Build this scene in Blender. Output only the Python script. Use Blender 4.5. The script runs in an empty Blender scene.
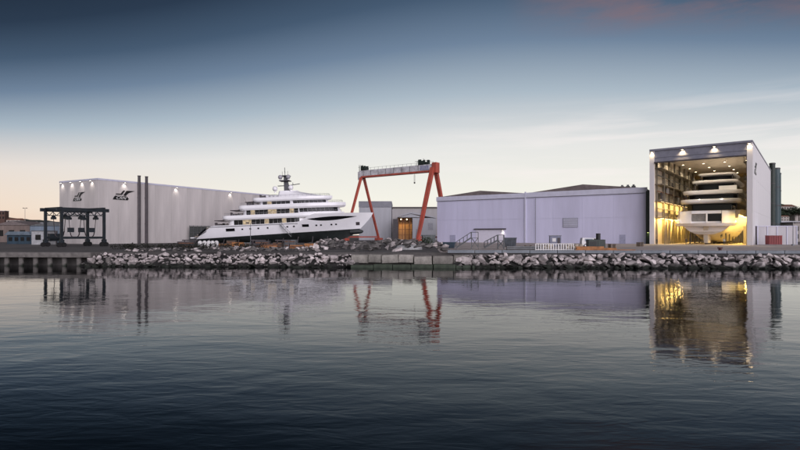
import bpy, bmesh, math, random
from mathutils import Vector, Matrix, noise as mnoise

random.seed(7)
SC = bpy.context.scene
COL = SC.collection
R = math.radians

# ---------------------------------------------------------------- camera
F, HORIZON, CAMZ, G = 520.0, 235.0, 5.0, 2.4      # focal length in photo pixels, eye height, ground level over the water
cam = bpy.data.cameras.new('camera')
cam.sensor_width = 36.0
cam.lens = 36.0 * F / 800.0
cam.shift_y = (HORIZON - 225.0) / 800.0
cam.clip_start, cam.clip_end = 0.3, 9000
camo = bpy.data.objects.new('camera', cam)
COL.objects.link(camo)
camo.location = (0, 0, CAMZ)
camo.rotation_euler = (R(90), 0, 0)
SC.camera = camo

# ---------------------------------------------------------------- sky
SUN_EL, SUN_AZ = 22.0, 158.0      # the soft lavender dusk glow behind and right of the camera (clockwise from +Y)
w = bpy.data.worlds.new('World')
SC.world = w
w.use_nodes = True
nt = w.node_tree
N, LK = nt.nodes, nt.links
N.clear()


def wn(t, **kw):
    n = N.new(t)
    for k, v in kw.items():
        setattr(n, k, v)
    return n


def wm(op, a, b=None, c=None, clamp=False):
    n = N.new('ShaderNodeMath')
    n.operation, n.use_clamp = op, clamp
    for i, x in enumerate((a, b, c)):
        if x is None:
            continue
        if isinstance(x, (int, float)):
            n.inputs[i].default_value = x
        else:
            LK.new(x, n.inputs[i])
    return n.outputs[0]


def wmix(fac, a, b):
    n = N.new('ShaderNodeMix')
    n.data_type = 'RGBA'
    for s, x in ((n.inputs[0], fac), (n.inputs[6], a), (n.inputs[7], b)):
        if isinstance(x, (int, float)):
            s.default_value = x
        elif isinstance(x, tuple):
            s.default_value = (*x, 1)
        else:
            LK.new(x, s)
    return n.outputs[2]


def wramp(fac, stops, interp='LINEAR'):
    n = N.new('ShaderNodeValToRGB')
    cr = n.color_ramp
    cr.interpolation = interp
    while len(cr.elements) < len(stops):
        cr.elements.new(0.5)
    for e, (p, c) in zip(cr.elements, stops):
        e.position = p
        e.color = (*c, 1)
    LK.new(fac, n.inputs[0])
    return n.outputs[0]


tc = wn('ShaderNodeTexCoord')
nv = wn('ShaderNodeVectorMath', operation='NORMALIZE')
LK.new(tc.outputs['Generated'], nv.inputs[0])
sep = wn('ShaderNodeSeparateXYZ')
LK.new(nv.outputs[0], sep.inputs[0])
sx, sy, sz = sep.outputs
hyp = wm('SQRT', wm('ADD', wm('MULTIPLY', sx, sx), wm('MULTIPLY', sy, sy)))


def azdot(az):
    return wm('DIVIDE', wm('ADD', wm('MULTIPLY', sx, math.sin(R(az))), wm('MULTIPLY', sy, math.cos(R(az)))), wm('MAXIMUM', hyp, 0.001))


zc = wm('MAXIMUM', sz, 0.0)
dark = wm('MINIMUM', wm('MULTIPLY', wm('SUBTRACT', 1.0, azdot(10)), 1.9), 0.9)      # the afterglow sits a little right of straight ahead
zz = wm('MULTIPLY', zc, wm('ADD', 1.0, dark))
base = wramp(zz, [(0.0, (.88, .79, .70)), (0.067, (.90, .885, .80)), (0.168, (.785, .785, .77)), (0.215, (.59, .63, .66)), (0.261, (.40, .48, .555)),
                  (0.345, (.155, .222, .322)), (0.42, (.056, .095, .158)), (0.50, (.020, .037, .070)), (0.64, (.005, .010, .022)), (1.0, (.002, .004, .010))])
wl = wm('POWER', wm('MAXIMUM', azdot(-46), 0.0), 13.0)
wl = wm('MULTIPLY', wl, wm('SUBTRACT', 1.0, wm('DIVIDE', zc, 0.17), clamp=True))
base = wmix(wm('MULTIPLY', wl, 0.65), base, (.83, .50, .32))
# rosy torn clouds high up on the right, thin pale streaks lower down
mp = wn('ShaderNodeMapping')
mp.inputs['Scale'].default_value = (3.2, 3.2, 13.0)
mp.inputs['Rotation'].default_value = (0.0, R(9), 0.0)
LK.new(nv.outputs[0], mp.inputs[0])
cn = wn('ShaderNodeTexNoise')
cn.inputs['Scale'].default_value = 1.6
cn.inputs['Detail'].default_value = 9
cn.inputs['Roughness'].default_value = 0.62
LK.new(mp.outputs[0], cn.inputs[0])
cl = wramp(cn.outputs[0], [(0.38, (0, 0, 0)), (0.64, (1, 1, 1))])
hi = wramp(wm('ADD', zc, wm('MULTIPLY', wm('SUBTRACT', 1.0, azdot(0)), 0.25)), [(0.348, (0, 0, 0)), (0.392, (1, 1, 1))])
rt = wramp(azdot(42), [(0.86, (0, 0, 0)), (0.95, (1, 1, 1))])
base = wmix(wm('MULTIPLY', wm('MULTIPLY', cl, hi), wm('MULTIPLY', rt, 0.8)), base, (.25, .15, .16))
mp2 = wn('ShaderNodeMapping')
mp2.inputs['Scale'].default_value = (2.6, 2.6, 30.0)
mp2.inputs['Rotation'].default_value = (0.0, R(-3), 0.0)
LK.new(nv.outputs[0], mp2.inputs[0])
cn2 = wn('ShaderNodeTexNoise')
cn2.inputs['Scale'].default_value = 1.5
cn2.inputs['Detail'].default_value = 7
LK.new(mp2.outputs[0], cn2.inputs[0])
st = wramp(cn2.outputs[0], [(0.47, (0, 0, 0)), (0.72, (1, 1, 1))])
band = wramp(zc, [(0.06, (0, 0, 0)), (0.11, (1, 1, 1)), (0.17, (1, 1, 1)), (0.24, (0, 0, 0))])
rt2 = wramp(azdot(32), [(0.86, (0, 0, 0)), (0.985, (1, 1, 1))])
base = wmix(wm('MULTIPLY', wm('MULTIPLY', st, band), wm('MULTIPLY', rt2, 0.8)), base, (.95, .88, .86))
bg1 = wn('ShaderNodeBackground')
LK.new(base, bg1.inputs[0])
bg1.inputs[1].default_value = 1.0
sky = wn('ShaderNodeTexSky', sky_type='NISHITA')
sky.sun_disc = False
sky.sun_elevation = R(4)
sky.sun_rotation = R(SUN_AZ)
bg2 = wn('ShaderNodeBackground')
LK.new(sky.outputs[0], bg2.inputs[0])
bg2.inputs[1].default_value = 0.004
add = wn('ShaderNodeAddShader')
LK.new(bg1.outputs[0], add.inputs[0])
LK.new(bg2.outputs[0], add.inputs[1])
wo = wn('ShaderNodeOutputWorld')
LK.new(add.outputs[0], wo.inputs[0])

sun = bpy.data.lights.new('sun', 'SUN')
sun.energy, sun.angle, sun.color = 3.1, R(60), (0.96, 0.91, 1.0)
suno = bpy.data.objects.new('sun', sun)
COL.objects.link(suno)
d = Vector((math.sin(R(SUN_AZ)) * math.cos(R(SUN_EL)), math.cos(R(SUN_AZ)) * math.cos(R(SUN_EL)), math.sin(R(SUN_EL))))
suno.rotation_euler = d.to_track_quat('Z', 'Y').to_euler()
suno.location = d * 300

SC.view_settings.view_transform = 'Standard'
SC.view_settings.look = 'None'
SC.view_settings.exposure = 0.0
SC.view_settings.gamma = 1.0
SC.render.engine = 'CYCLES'
SC.cycles.use_denoising = True
SC.cycles.max_bounces = 6
SC.cycles.sample_clamp_indirect = 6.0
SC.cycles.caustics_reflective = False
SC.cycles.caustics_refractive = False

# ---------------------------------------------------------------- materials
MATS = {}


def mat(name, col, rough=0.6, var=0.12, scale=0.6, bump=0.0, bscale=6.0, metal=0.0, streak=False, spec=0.5, rnd=0.0, emit=0.0, dirt=None, algae=None, coat=0.0):
    """procedural surface: base colour broken up by noise, optional vertical streaks, relief, per-object spread, algae near the water"""
    if name in MATS:
        return MATS[name]
    m = bpy.data.materials.new(name)
    m.use_nodes = True
    t = m.node_tree
    b = t.nodes['Principled BSDF']
    b.inputs['Roughness'].default_value = rough
    b.inputs['Metallic'].default_value = metal
    b.inputs['Specular IOR Level'].default_value = spec
    b.inputs['Coat Weight'].default_value = coat

    def nd(ty):
        return t.nodes.new(ty)
    co = nd('ShaderNodeTexCoord')
    mp = nd('ShaderNodeMapping')
    t.links.new(co.outputs['Object'], mp.inputs[0])
    mp.inputs['Scale'].default_value = (1, 1, 0.12 if streak else 1)
    n = nd('ShaderNodeTexNoise')
    n.inputs['Scale'].default_value = scale
    n.inputs['Detail'].default_value = 7
    n.inputs['Roughness'].default_value = 0.65
    t.links.new(mp.outputs[0], n.inputs[0])
    r = nd('ShaderNodeValToRGB')
    lo = tuple(max(0, c * (1 - var * 1.6)) for c in col) if dirt is None else dirt
    hi = tuple(min(1, c * (1 + var)) for c in col)
    r.color_ramp.elements[0].position = 0.3
    r.color_ramp.elements[1].position = 0.68
    r.color_ramp.elements[0].color = (*lo, 1)
    r.color_ramp.elements[1].color = (*hi, 1)
    t.links.new(n.outputs[0], r.inputs[0])
    out = r.outputs[0]
    if rnd:
        oi = nd('ShaderNodeObjectInfo')
        mr = nd('ShaderNodeMapRange')
        mr.inputs[3].default_value, mr.inputs[4].default_value = 1 - rnd, 1 + rnd
        t.links.new(oi.outputs['Random'], mr.inputs[0])
        vm = nd('ShaderNodeVectorMath')
        vm.operation = 'MULTIPLY'
        t.links.new(out, vm.inputs[0])
        t.links.new(mr.outputs[0], vm.inputs[1])
        out = vm.outputs[0]
    if algae:
        ge = nd('ShaderNodeNewGeometry')
        sp = nd('ShaderNodeSeparateXYZ')
        t.links.new(ge.outputs['Position'], sp.inputs[0])
        n2 = nd('ShaderNodeTexNoise')
        n2.inputs['Scale'].default_value = 1.3
        ad = nd('ShaderNodeMath')
        ad.operation = 'ADD'
        t.links.new(sp.outputs[2], ad.inputs[0])
        t.links.new(n2.outputs[0], ad.inputs[1])
        mr = nd('ShaderNodeMapRange')
        mr.inputs[1].default_value, mr.inputs[2].default_value = algae[1] + 0.30, algae[1] + 0.75
        t.links.new(ad.outputs[0], mr.inputs[0])
        mx = nd('ShaderNodeMix')
        mx.data_type = 'RGBA'
        mx.inputs[6].default_value = (*algae[0], 1)
        t.links.new(mr.outputs[0], mx.inputs[0])
        t.links.new(out, mx.inputs[7])
        out = mx.outputs[2]
    t.links.new(out, b.inputs['Base Color'])
    if bump:
        n3 = nd('ShaderNodeTexNoise')
        n3.inputs['Scale'].default_value = bscale
        n3.inputs['Detail'].default_value = 5
        t.links.new(co.outputs['Object'], n3.inputs[0])
        bp = nd('ShaderNodeBump')
        bp.inputs['Strength'].default_value = bump
        bp.inputs['Distance'].default_value = 0.05
        t.links.new(n3.outputs[0], bp.inputs['Height'])
        t.links.new(bp.outputs[0], b.inputs['Normal'])
    if emit:
        b.inputs['Emission Color'].default_value = (*col, 1)
        b.inputs['Emission Strength'].default_value = emit
    MATS[name] = m
    return m


WALL = mat('painted_cladding', (.70, .67, .68), .55, .05, .5, streak=True, bump=.1, bscale=2.0)
WARMWALL = mat('concrete_panel', (.53, .49, .475), .7, .13, .3, streak=True, bump=.15, bscale=3.0, rnd=.03)
SHEDWALL = mat('pale_sheet_cladding', (.585, .57, .73), .5, .075, .22, streak=True, rnd=.02)  # the lavender of the dusk light is put into this colour
GREYWALL = mat('grey_cladding', (.40, .40, .43), .6, .08, .4, streak=True)
DARKTRIM = mat('dark_trim', (.055, .045, .05), .5, .2, 1.0)
ROOF = mat('brown_roofing', (.16, .13, .125), .75, .2, .6)
FASCIA = mat('fascia_grey', (.56, .555, .66), .5, .06, .5)
HEADER = mat('door_header_grey', (.22, .22, .27), .5, .12, .7)
CONCRETE = mat('apron_concrete', (.40, .35, .325), .85, .22, .14, bump=.3, bscale=3)
GROUND = mat('yard_ground', (.085, .078, .075), .95, .45, .12, bump=.5, bscale=2)
QUAY = mat('quay_concrete', (.17, .155, .145), .85, .3, .7, bump=.4, bscale=4, algae=((.015, .02, .013), 0.5))
KERB = mat('kerb_stone', (.20, .22, .245), .8, .2, .8, bump=.3, bscale=5)
ROCK = mat('pale_limestone_rock', (.50, .445, .435), .85, .42, 1.5, bump=1.0, bscale=5, rnd=.38, algae=((.014, .017, .012), 0.85))
RUBBLE = mat('rubble_stone', (.13, .12, .115), .9, .4, 1.2, bump=.8, bscale=4, rnd=.5)
DARKFILL = mat('dark_gap_fill', (.022, .021, .02), .8, .4, .8, bump=.8, bscale=3)  # plain dark fill between the rocks and behind the piles
ALGAE = mat('green_algae_concrete', (.045, .06, .04), .8, .4, .8, bump=.5, bscale=4)
YWHITE = mat('yacht_white_paint', (.84, .825, .85), .22, .03, .4, coat=.4)
STAIRM = mat('stair_dark_steel', (.085, .09, .095), .55, .3, 2)
YGREY = mat('yacht_teak_deck', (.30, .24, .19), .6, .15, 2)
YDARK = mat('dark_antifouling', (.010, .014, .014), .55, .4, .5)
GLASS = mat('dark_tinted_glass', (.008, .008, .010), .12, .2, 1.0, spec=.22)
WARMGLASS = mat('lit_amber_window', (.50, .40, .24), .2, .5, 1.6, emit=.14)
CHROME = mat('brushed_steel', (.52, .52, .54), .3, .1, 2, metal=.9)
ORANGE = mat('weathered_red_orange_paint', (.40, .075, .05), .55, .3, .7, streak=True, bump=.1, dirt=(.26, .06, .04))
BEAMGREY = mat('pale_grey_crane_paint', (.58, .57, .60), .55, .2, .5, dirt=(.30, .28, .29))
BLUESTEEL = mat('dark_blue_grey_steel', (.011, .016, .022), .5, .35, .8)
STEEL = mat('galvanised_steel', (.16, .165, .17), .5, .2, 2, metal=.4)
BLACK = mat('black_paint', (.008, .007, .008), .5, .2, 1)
WHITEP = mat('white_plastic', (.72, .70, .69), .45, .08, 2, rnd=.08)
BLUEP = mat('blue_container_paint', (.025, .05, .075), .5, .3, .8, streak=True)
TEAL = mat('dark_teal_steel', (.045, .075, .085), .5, .25, .5, streak=True)
DGREEN = mat('dark_green_machine_paint', (.018, .028, .022), .5, .3, 1)
ORNG = mat('orange_timber', (.36, .15, .05), .7, .3, 1.5)
BROWN = mat('rusty_brown_steel', (.17, .075, .04), .8, .4, 1.5)
REDC = mat('red_container_paint', (.22, .022, .022), .5, .25, .7, streak=True)
INTWALL = mat('hall_interior_wall', (.52, .46, .38), .7, .12, .5, streak=True)
CEIL = mat('hall_ceiling_sheet', (.50, .44, .37), .7, .1, .5)
LAMPW = mat('warm_lamp_glass', (1.0, .80, .50), .4, 0, 1, emit=9)
LAMPC = mat('pale_lamp_glass', (1.0, .93, .86), .4, 0, 1, emit=5)
FILLTUBE = mat('added_fill_tube', (1.0, .74, .36), .4, 0, 1, emit=1.2)
TUBEL = mat('yellow_tube_lamp', (1.0, .74, .30), .4, 0, 1, emit=5)
LEAF = mat('dark_foliage', (.035, .055, .028), .8, .4, .5, rnd=.3)
BARK = mat('bark', (.06, .045, .035), .9, .3, 2)
HILLM = mat('hillside_scrub', (.04, .05, .04), .95, .5, .03, bump=.6, bscale=.2)
HOUSEM = mat('stucco_wall', (.40, .36, .33), .8, .12, .3, rnd=.25)
TILE = mat('terracotta_roof', (.20, .095, .065), .8, .2, .6)


# ---------------------------------------------------------------- mesh helpers
class MB:
    def __init__(s):
        s.v, s.f = [], []

    def add(s, vs, fs):
        o = len(s.v)
        s.v += [tuple(p) for p in vs]
        s.f += [tuple(i + o for i in f) for f in fs]
        return s

    def box(s, x0, y0, z0, x1, y1, z1):
        vs = [(x, y, z) for z in (z0, z1) for x, y in ((x0, y0), (x1, y0), (x1, y1), (x0, y1))]
        return s.add(vs, [(3, 2, 1, 0), (4, 5, 6, 7), (0, 1, 5, 4), (1, 2, 6, 5), (2, 3, 7, 6), (3, 0, 4, 7)])

    def bar(s, p, q, w, h=None, w2=None, h2=None):
        """rectangular bar from p to q; may taper"""
        p, q = Vector(p), Vector(q)
        h = w if h is None else h
        w2 = w if w2 is None else w2
        h2 = h if h2 is None else h2
        d = (q - p).normalized()
        up = Vector((0, 0, 1)) if abs(d.z) < .95 else Vector((0, 1, 0))
        a = d.cross(up).normalized()
        b = a.cross(d)
        vs = [c + a * (i * ww / 2) + b * (j * hh / 2) for c, ww, hh in ((p, w, h), (q, w2, h2)) for i, j in ((-1, -1), (1, -1), (1, 1), (-1, 1))]
        return s.add(vs, [(3, 2, 1, 0), (4, 5, 6, 7), (0, 1, 5, 4), (1, 2, 6, 5), (2, 3, 7, 6), (3, 0, 4, 7)])

    def tube(s, p, q, r, r2=None, n=8):
        p, q = Vector(p), Vector(q)
        r2 = r if r2 is None else r2
        d = (q - p).normalized()
        up = Vector((0, 0, 1)) if abs(d.z) < .95 else Vector((0, 1, 0))
        a = d.cross(up).normalized()
        b = a.cross(d)
        vs = [c + (a * math.cos(k * 2 * math.pi / n) + b * math.sin(k * 2 * math.pi / n)) * rr for c, rr in ((p, r), (q, r2)) for k in range(n)]
        fs = [(k, (k + 1) % n, n + (k + 1) % n, n + k) for k in range(n)]
        return s.add(vs, fs + [tuple(range(n))[::-1], tuple(range(n, 2 * n))])

    def path(s, pts, r, n=6):
        for a, b in zip(pts, pts[1:]):
            s.tube(a, b, r, n=n)
        return s

    def sphere(s, c, r, n=10, m=7, sz=1.0):
        vs = [(c[0], c[1], c[2] - r * sz)]
        for j in range(1, m):
            a = -math.pi / 2 + math.pi * j / m
            vs += [(c[0] + r * math.cos(a) * math.cos(2 * math.pi * k / n), c[1] + r * math.cos(a) * math.sin(2 * math.pi * k / n), c[2] + r * sz * math.sin(a)) for k in range(n)]
        vs.append((c[0], c[1], c[2] + r * sz))
        fs = [(0, 1 + (k + 1) % n, 1 + k) for k in range(n)]
        for j in range(m - 2):
            fs += [(1 + j * n + k, 1 + j * n + (k + 1) % n, 1 + (j + 1) * n + (k + 1) % n, 1 + (j + 1) * n + k) for k in range(n)]
        t = len(vs) - 1
        b = 1 + (m - 2) * n
        fs += [(t, b + k, b + (k + 1) % n) for k in range(n)]
        return s.add(vs, fs)

    def prism(s, pts, z0, z1, top=None):
        """closed outline extruded upward; top = outline of the upper ring"""
        n = len(pts)
        top = top or pts
        vs = [(x, y, z0) for x, y in pts] + [(x, y, z1) for x, y in top]
        return s.add(vs, [(k, (k + 1) % n, n + (k + 1) % n, n + k) for k in range(n)] + [tuple(range(n))[::-1], tuple(range(n, 2 * n))])

    def xprism(s, pts, y0, y1):
        """outline in the x-z plane extruded along y"""
        n = len(pts)
        vs = [(x, y0, z) for x, z in pts] + [(x, y1, z) for x, z in pts]
        return s.add(vs, [(k, (k + 1) % n, n + (k + 1) % n, n + k) for k in range(n)][::-1] + [tuple(range(n)), tuple(range(n, 2 * n))[::-1]])

    def grid(s, rows, closed=False):
        n = len(rows[0])
        vs = [p for r in rows for p in r]
        fs = []
        for j in range(len(rows) - 1):
            for k in range(n if closed else n - 1):
                k2 = (k + 1) % n
                fs.append((j * n + k, j * n + k2, (j + 1) * n + k2, (j + 1) * n + k))
        return s.add(vs, fs)

    def mesh(s, name, m, smooth=False):
        me = bpy.data.meshes.new(name)
        me.from_pydata(s.v, [], s.f)
        bm = bmesh.new()
        bm.from_mesh(me)
        bmesh.ops.recalc_face_normals(bm, faces=bm.faces)
        bm.to_mesh(me)
        bm.free()
        if smooth:
            for p in me.polygons:
                p.use_smooth = True
        if m:
            me.materials.append(m)
        return me

    def build(s, name, m, parent=None, loc=None, smooth=False, bevel=0):
        return put(name, s.mesh(name, m, smooth), parent, loc, bevel=bevel)


def put(name, me, parent=None, loc=None, rot=None, scale=None, bevel=0):
    o = bpy.data.objects.new(name, me)
    COL.objects.link(o)
    if parent:
        o.parent = parent
    if loc is not None:
        o.location = loc
    if rot is not None:
        o.rotation_euler = rot
    if scale is not None:
        o.scale = scale
    if bevel:
        b = o.modifiers.new('bevel', 'BEVEL')
        b.width, b.segments, b.limit_method = bevel, 2, 'ANGLE'
    return o


def tag(o, label=None, cat=None, group=None, kind=None):
    for k, v in (('label', label), ('category', cat), ('group', group), ('kind', kind)):
        if v:
            o[k] = v
    return o


def thing(name, label, cat, loc, rz=0.0, group=None, tilt=0.0):
    o = bpy.data.objects.new(name, None)
    o.empty_display_size = 0.3
    COL.objects.link(o)
    o.location = loc
    o.rotation_euler = (0, tilt, rz)
    return tag(o, label, cat, group)


def copy_tree(o, parent=None):
    c = o.copy()
    COL.objects.link(c)
    if parent:
        c.parent = parent
    for ch in list(o.children):
        copy_tree(ch, c)
    return c


def X(u, y):
    return (u - 400.0) / F * y


def Z(v, y):
    return CAMZ + (HORIZON - v) / F * y


def gy(v):
    """distance of a ground point seen at photo row v"""
    return F * (CAMZ - G) / (v - HORIZON)


def spot(parent, loc, power, color, angle=100, blend=.6, target=(0, 0, -1), size=.05):
    l = bpy.data.lights.new('lamp_light', 'SPOT')
    l.energy, l.color, l.spot_size, l.spot_blend, l.shadow_soft_size = power, color, R(angle), blend, size
    o = put('lamp_light', l, parent, loc)
    o.rotation_euler = Vector(target).to_track_quat('-Z', 'Y').to_euler()
    return o


def text_mesh(body, size, m, extrude=0.01, shear=0.0, name='lettering'):
    c = bpy.data.curves.new(name, 'FONT')
    c.body, c.size, c.extrude, c.shear = body, size, extrude, shear
    c.align_x, c.align_y = 'CENTER', 'CENTER'
    o = bpy.data.objects.new(name, c)
    COL.objects.link(o)
    dg = bpy.context.evaluated_depsgraph_get()
    me = bpy.data.meshes.new_from_object(o.evaluated_get(dg))
    bpy.data.objects.remove(o)
    me.materials.clear()
    me.materials.append(m)
    me.name = name
    return me


def hull_rock(seed, n=15, flat=.75):
    rnd = random.Random(seed)
    bm = bmesh.new()
    for _ in range(n):
        v = Vector((rnd.gauss(0, 1), rnd.gauss(0, 1), rnd.gauss(0, 1))).normalized() * rnd.uniform(.82, 1.1)
        bm.verts.new((v.x * .5 * rnd.uniform(.9, 1.15), v.y * .45, v.z * .5 * flat))
    bmesh.ops.convex_hull(bm, input=bm.verts)
    for v in [v for v in bm.verts if not v.link_faces]:
        bm.verts.remove(v)
    me = bpy.data.meshes.new('rock')
    bm.to_mesh(me)
    bm.free()
    return me


ROCKS = []
for k in range(12):
    me = hull_rock(k + 3, 13 + k % 4, .62 + .05 * (k % 5))
    me.materials.append(ROCK)
    ROCKS.append(me)
RUBS = []
for k in range(6):
    me = hull_rock(k + 40, 12, .6)
    me.materials.append(RUBBLE)
    RUBS.append(me)
# ---------------------------------------------------------------- water, ground, shore
def shore(x):
    return 77.0 - 0.05 * max(-150, min(150, x))


def water_material():
    m = bpy.data.materials.new('harbour_water')
    m.use_nodes = True
    t = m.node_tree
    b = t.nodes['Principled BSDF']
    b.inputs['Base Color'].default_value = (.002, .0035, .0045, 1)
    b.inputs['Roughness'].default_value = 0.02
    b.inputs['IOR'].default_value = 1.23
    b.inputs['Specular Tint'].default_value = (1.0, .94, .81, 1)
    co = t.nodes.new('ShaderNodeTexCoord')
    hs = []
    for sc, rot, s, det, amp in (((0.55, 1.5, 1), 7, 1.15, 3, .75), ((0.6, 1.2, 1), -16, 3.1, 3, .16), ((.45, .8, 1), 12, .36, 2, 2.6)):
        mp = t.nodes.new('ShaderNodeMapping')
        mp.inputs['Scale'].default_value = sc
        mp.inputs['Rotation'].default_value = (0, 0, R(rot))
        t.links.new(co.outputs['Object'], mp.inputs[0])
        n = t.nodes.new('ShaderNodeTexNoise')
        n.inputs['Scale'].default_value = s
        n.inputs['Detail'].default_value = det
        n.inputs['Distortion'].default_value = .5
        t.links.new(mp.outputs[0], n.inputs[0])
        ml = t.nodes.new('ShaderNodeMath')
        ml.operation = 'MULTIPLY'
        ml.inputs[1].default_value = amp
        t.links.new(n.outputs[0], ml.inputs[0])
        hs.append(ml.outputs[0])
    # calmer and rougher lanes drift over the basin
    mp = t.nodes.new('ShaderNodeMapping')
    mp.inputs['Scale'].default_value = (.012, .05, 1)
    t.links.new(co.outputs['Object'], mp.inputs[0])
    n = t.nodes.new('ShaderNodeTexNoise')
    n.inputs['Scale'].default_value = 1.0
    t.links.new(mp.outputs[0], n.inputs[0])
    mr = t.nodes.new('ShaderNodeMapRange')
    mr.inputs[1].default_value, mr.inputs[2].default_value = .35, .65
    mr.inputs[3].default_value, mr.inputs[4].default_value = .62, 1.6
    t.links.new(n.outputs[0], mr.inputs[0])
    s1 = t.nodes.new('ShaderNodeMath')
    s1.operation = 'ADD'
    t.links.new(hs[0], s1.inputs[0])
    t.links.new(hs[1], s1.inputs[1])
    s2 = t.nodes.new('ShaderNodeMath')
    s2.operation = 'ADD'
    t.links.new(s1.outputs[0], s2.inputs[0])
    t.links.new(hs[2], s2.inputs[1])
    s3 = t.nodes.new('ShaderNodeMath')
    s3.operation = 'MULTIPLY'
    t.links.new(s2.outputs[0], s3.inputs[0])
    t.links.new(mr.outputs[0], s3.inputs[1])
    bp = t.nodes.new('ShaderNodeBump')
    bp.inputs['Strength'].default_value = 1.0
    bp.inputs['Distance'].default_value = WAVE
    t.links.new(s3.outputs[0], bp.inputs['Height'])
    t.links.new(bp.outputs[0], b.inputs['Normal'])
    return m


WAVE = 0.0095
WL = 0.36            # height of the water surface
tag(MB().add([(-2500, -400, WL), (2500, -400, WL), (2500, 92, WL), (-2500, 92, WL)], [(0, 1, 2, 3)]).build('water', water_material()), kind='structure')

xs = [-2500, -400, -150, -100, -61, -44, -25, -6.3, 8, 30, 60, 100, 150, 400, 2500]
g = MB()
n = len(xs)
vs = [(x, shore(x) + .3, G) for x in xs] + [(x * 2.2, 6500, G) for x in xs] + [(x, shore(x) + .3, -1.5) for x in xs]
fs = [(k, k + 1, n + k + 1, n + k) for k in range(n - 1)] + [(k, k + 1, 2 * n + k + 1, 2 * n + k) for k in range(n - 1)]
tag(g.add(vs, fs).build('ground', GROUND), kind='structure')
# concrete apron in front of the halls
ap = MB().add([(6, shore(6) + .9, G + .004), (150, shore(150) + .9, G + .004), (230, 150, G + .004), (96, 137, G + .004), (72, 152, G + .004), (14, 192, G + .004), (8, 120, G + .004)],
              [tuple(range(7))]).build('apron', CONCRETE)
tag(ap, kind='structure')
lane = MB().add([(-170, shore(-170) + .9, G + .004), (-7, shore(-7) + .9, G + .004), (-7, 90, G + .004), (-170, 98, G + .004)], [(0, 1, 2, 3)]).build('quay_road', mat('quay_road_concrete', (.085, .078, .072), .9, .3, .2, bump=.3, bscale=3))
tag(lane, kind='structure')

# kerb along the right-hand quay: separate precast lengths
kr = thing('quay_kerb', 'low blue grey concrete kerb above the rocks on the right', 'kerb', (0, 0, 0))
km = MB().box(-1.96, 0, 0, 1.96, .55, .42).mesh('kerb_stone', KERB)
for k in range(17):
    x = 9 + k * 4
    put('kerb_stone', km, kr, (x, shore(x) + .12, G - .05 + random.uniform(-.012, .012)), (0, 0, math.atan(-.05)))


def rock_bank(name, label, x0, x1, rows, size, y_off, seed, mats=ROCKS, step=.85, dy=.95, ztop=1.85, dz=.6):
    rnd = random.Random(seed)
    t = thing(name, label, 'rocks', ((x0 + x1) / 2, shore((x0 + x1) / 2), 0))
    ox, oy = t.location.x, t.location.y
    fm = MB()
    fr = []
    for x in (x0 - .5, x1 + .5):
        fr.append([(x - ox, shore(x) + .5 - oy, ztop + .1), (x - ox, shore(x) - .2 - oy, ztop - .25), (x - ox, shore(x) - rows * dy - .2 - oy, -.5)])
    fm.grid(fr).build('earth_bank', DARKFILL, t)
    cnt = 0
    for r in range(rows):
        x = x0 + rnd.uniform(0, size)
        while x < x1:
            s = size * min(2.0, math.exp(rnd.gauss(-.06, .36))) * (1.0 if r else .82)
            z = ztop - r * dz + rnd.uniform(-.22, .2)
            o = put('rock', rnd.choice(mats), t, (x - ox, shore(x) + y_off - r * dy + rnd.uniform(-.3, .3) - oy, z),
                    (rnd.uniform(-.5, .5), rnd.uniform(-.5, .5), rnd.uniform(0, 6.3)), (s * rnd.uniform(.9, 1.35), s, s * rnd.uniform(.8, 1.15)))
            cnt += 1
            x += s * step * rnd.uniform(.75, 1.2)
    return t


rock_bank('rock_revetment', 'bank of big pale boulders along the water in front of the white sheds', 8.2, 63, 5, 1.15, -.45, 11, step=.86, dy=.74, ztop=1.95, dz=.47)
rock_bank('rock_revetment', 'bank of smaller pinkish rocks along the water below the yacht out on land', -46.8, -6.5, 5, .80, -.3, 12, step=.82, dy=.72, ztop=1.95, dz=.46)

# far left: slab on piles
q = thing('piled_quay', 'concrete quay deck on dark piles at the far left', 'quay', (-75, 80.5, 0))
for k in range(15):
    x = -118.5 + k * 5.0
    MB().box(-2.47, -1.6, -.72, 2.47, 1.2, 0).build('deck_slab', QUAY, q, (x + 75, -(x + 75) * .05 - .2, G - .012 + random.uniform(-.01, .01)))
for k in range(34):
    x = -118 + k * 2.25
    MB().tube((0, 0, -2), (0, 0, 1.66), .34, n=10).build('pile', QUAY, q, (x + 75, -(x + 75) * .05 - 1.0, 0))
fb = MB().box(-50, 0, -1, 35, .3, 1.6).build('back_wall', DARKFILL, q, (0, .9, 0))
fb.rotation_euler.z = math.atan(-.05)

# middle: big concrete blocks and a low weedy ledge
cb = thing('block_breakwater', 'row of worn concrete blocks between the two rock banks', 'blocks', (1, 76.5, 0))
rnd = random.Random(5)
x = -7.2
while x < 8.6:
    wd = rnd.uniform(1.9, 3.1)
    o = MB().box(0, -1.1, -.62, wd - .08, .9, .55).build('concrete_block', mat('weathered_block', (.27, .25, .225), .9, .35, .9, bump=.6, bscale=3, rnd=.35), cb, (x - 1, rnd.uniform(-.25, .15) - (x - 1) * .05, 1.55 + rnd.uniform(-.22, .12)), bevel=.06)
    o.rotation_euler = (rnd.uniform(-.05, .05), rnd.uniform(-.04, .04), rnd.uniform(-.08, .08))
    x += wd
x = -7.0
while x < 8.6:
    wd = rnd.uniform(2.6, 4.4)
    o = MB().box(0, -.9, -1.2, wd - .06, 1.0, 0).build('ledge_slab', ALGAE, cb, (x - 1, -2.0 - (x - 1) * .05 + rnd.uniform(-.3, .2), .80 + rnd.uniform(-.12, .1)), bevel=.05)
    x += wd

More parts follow.
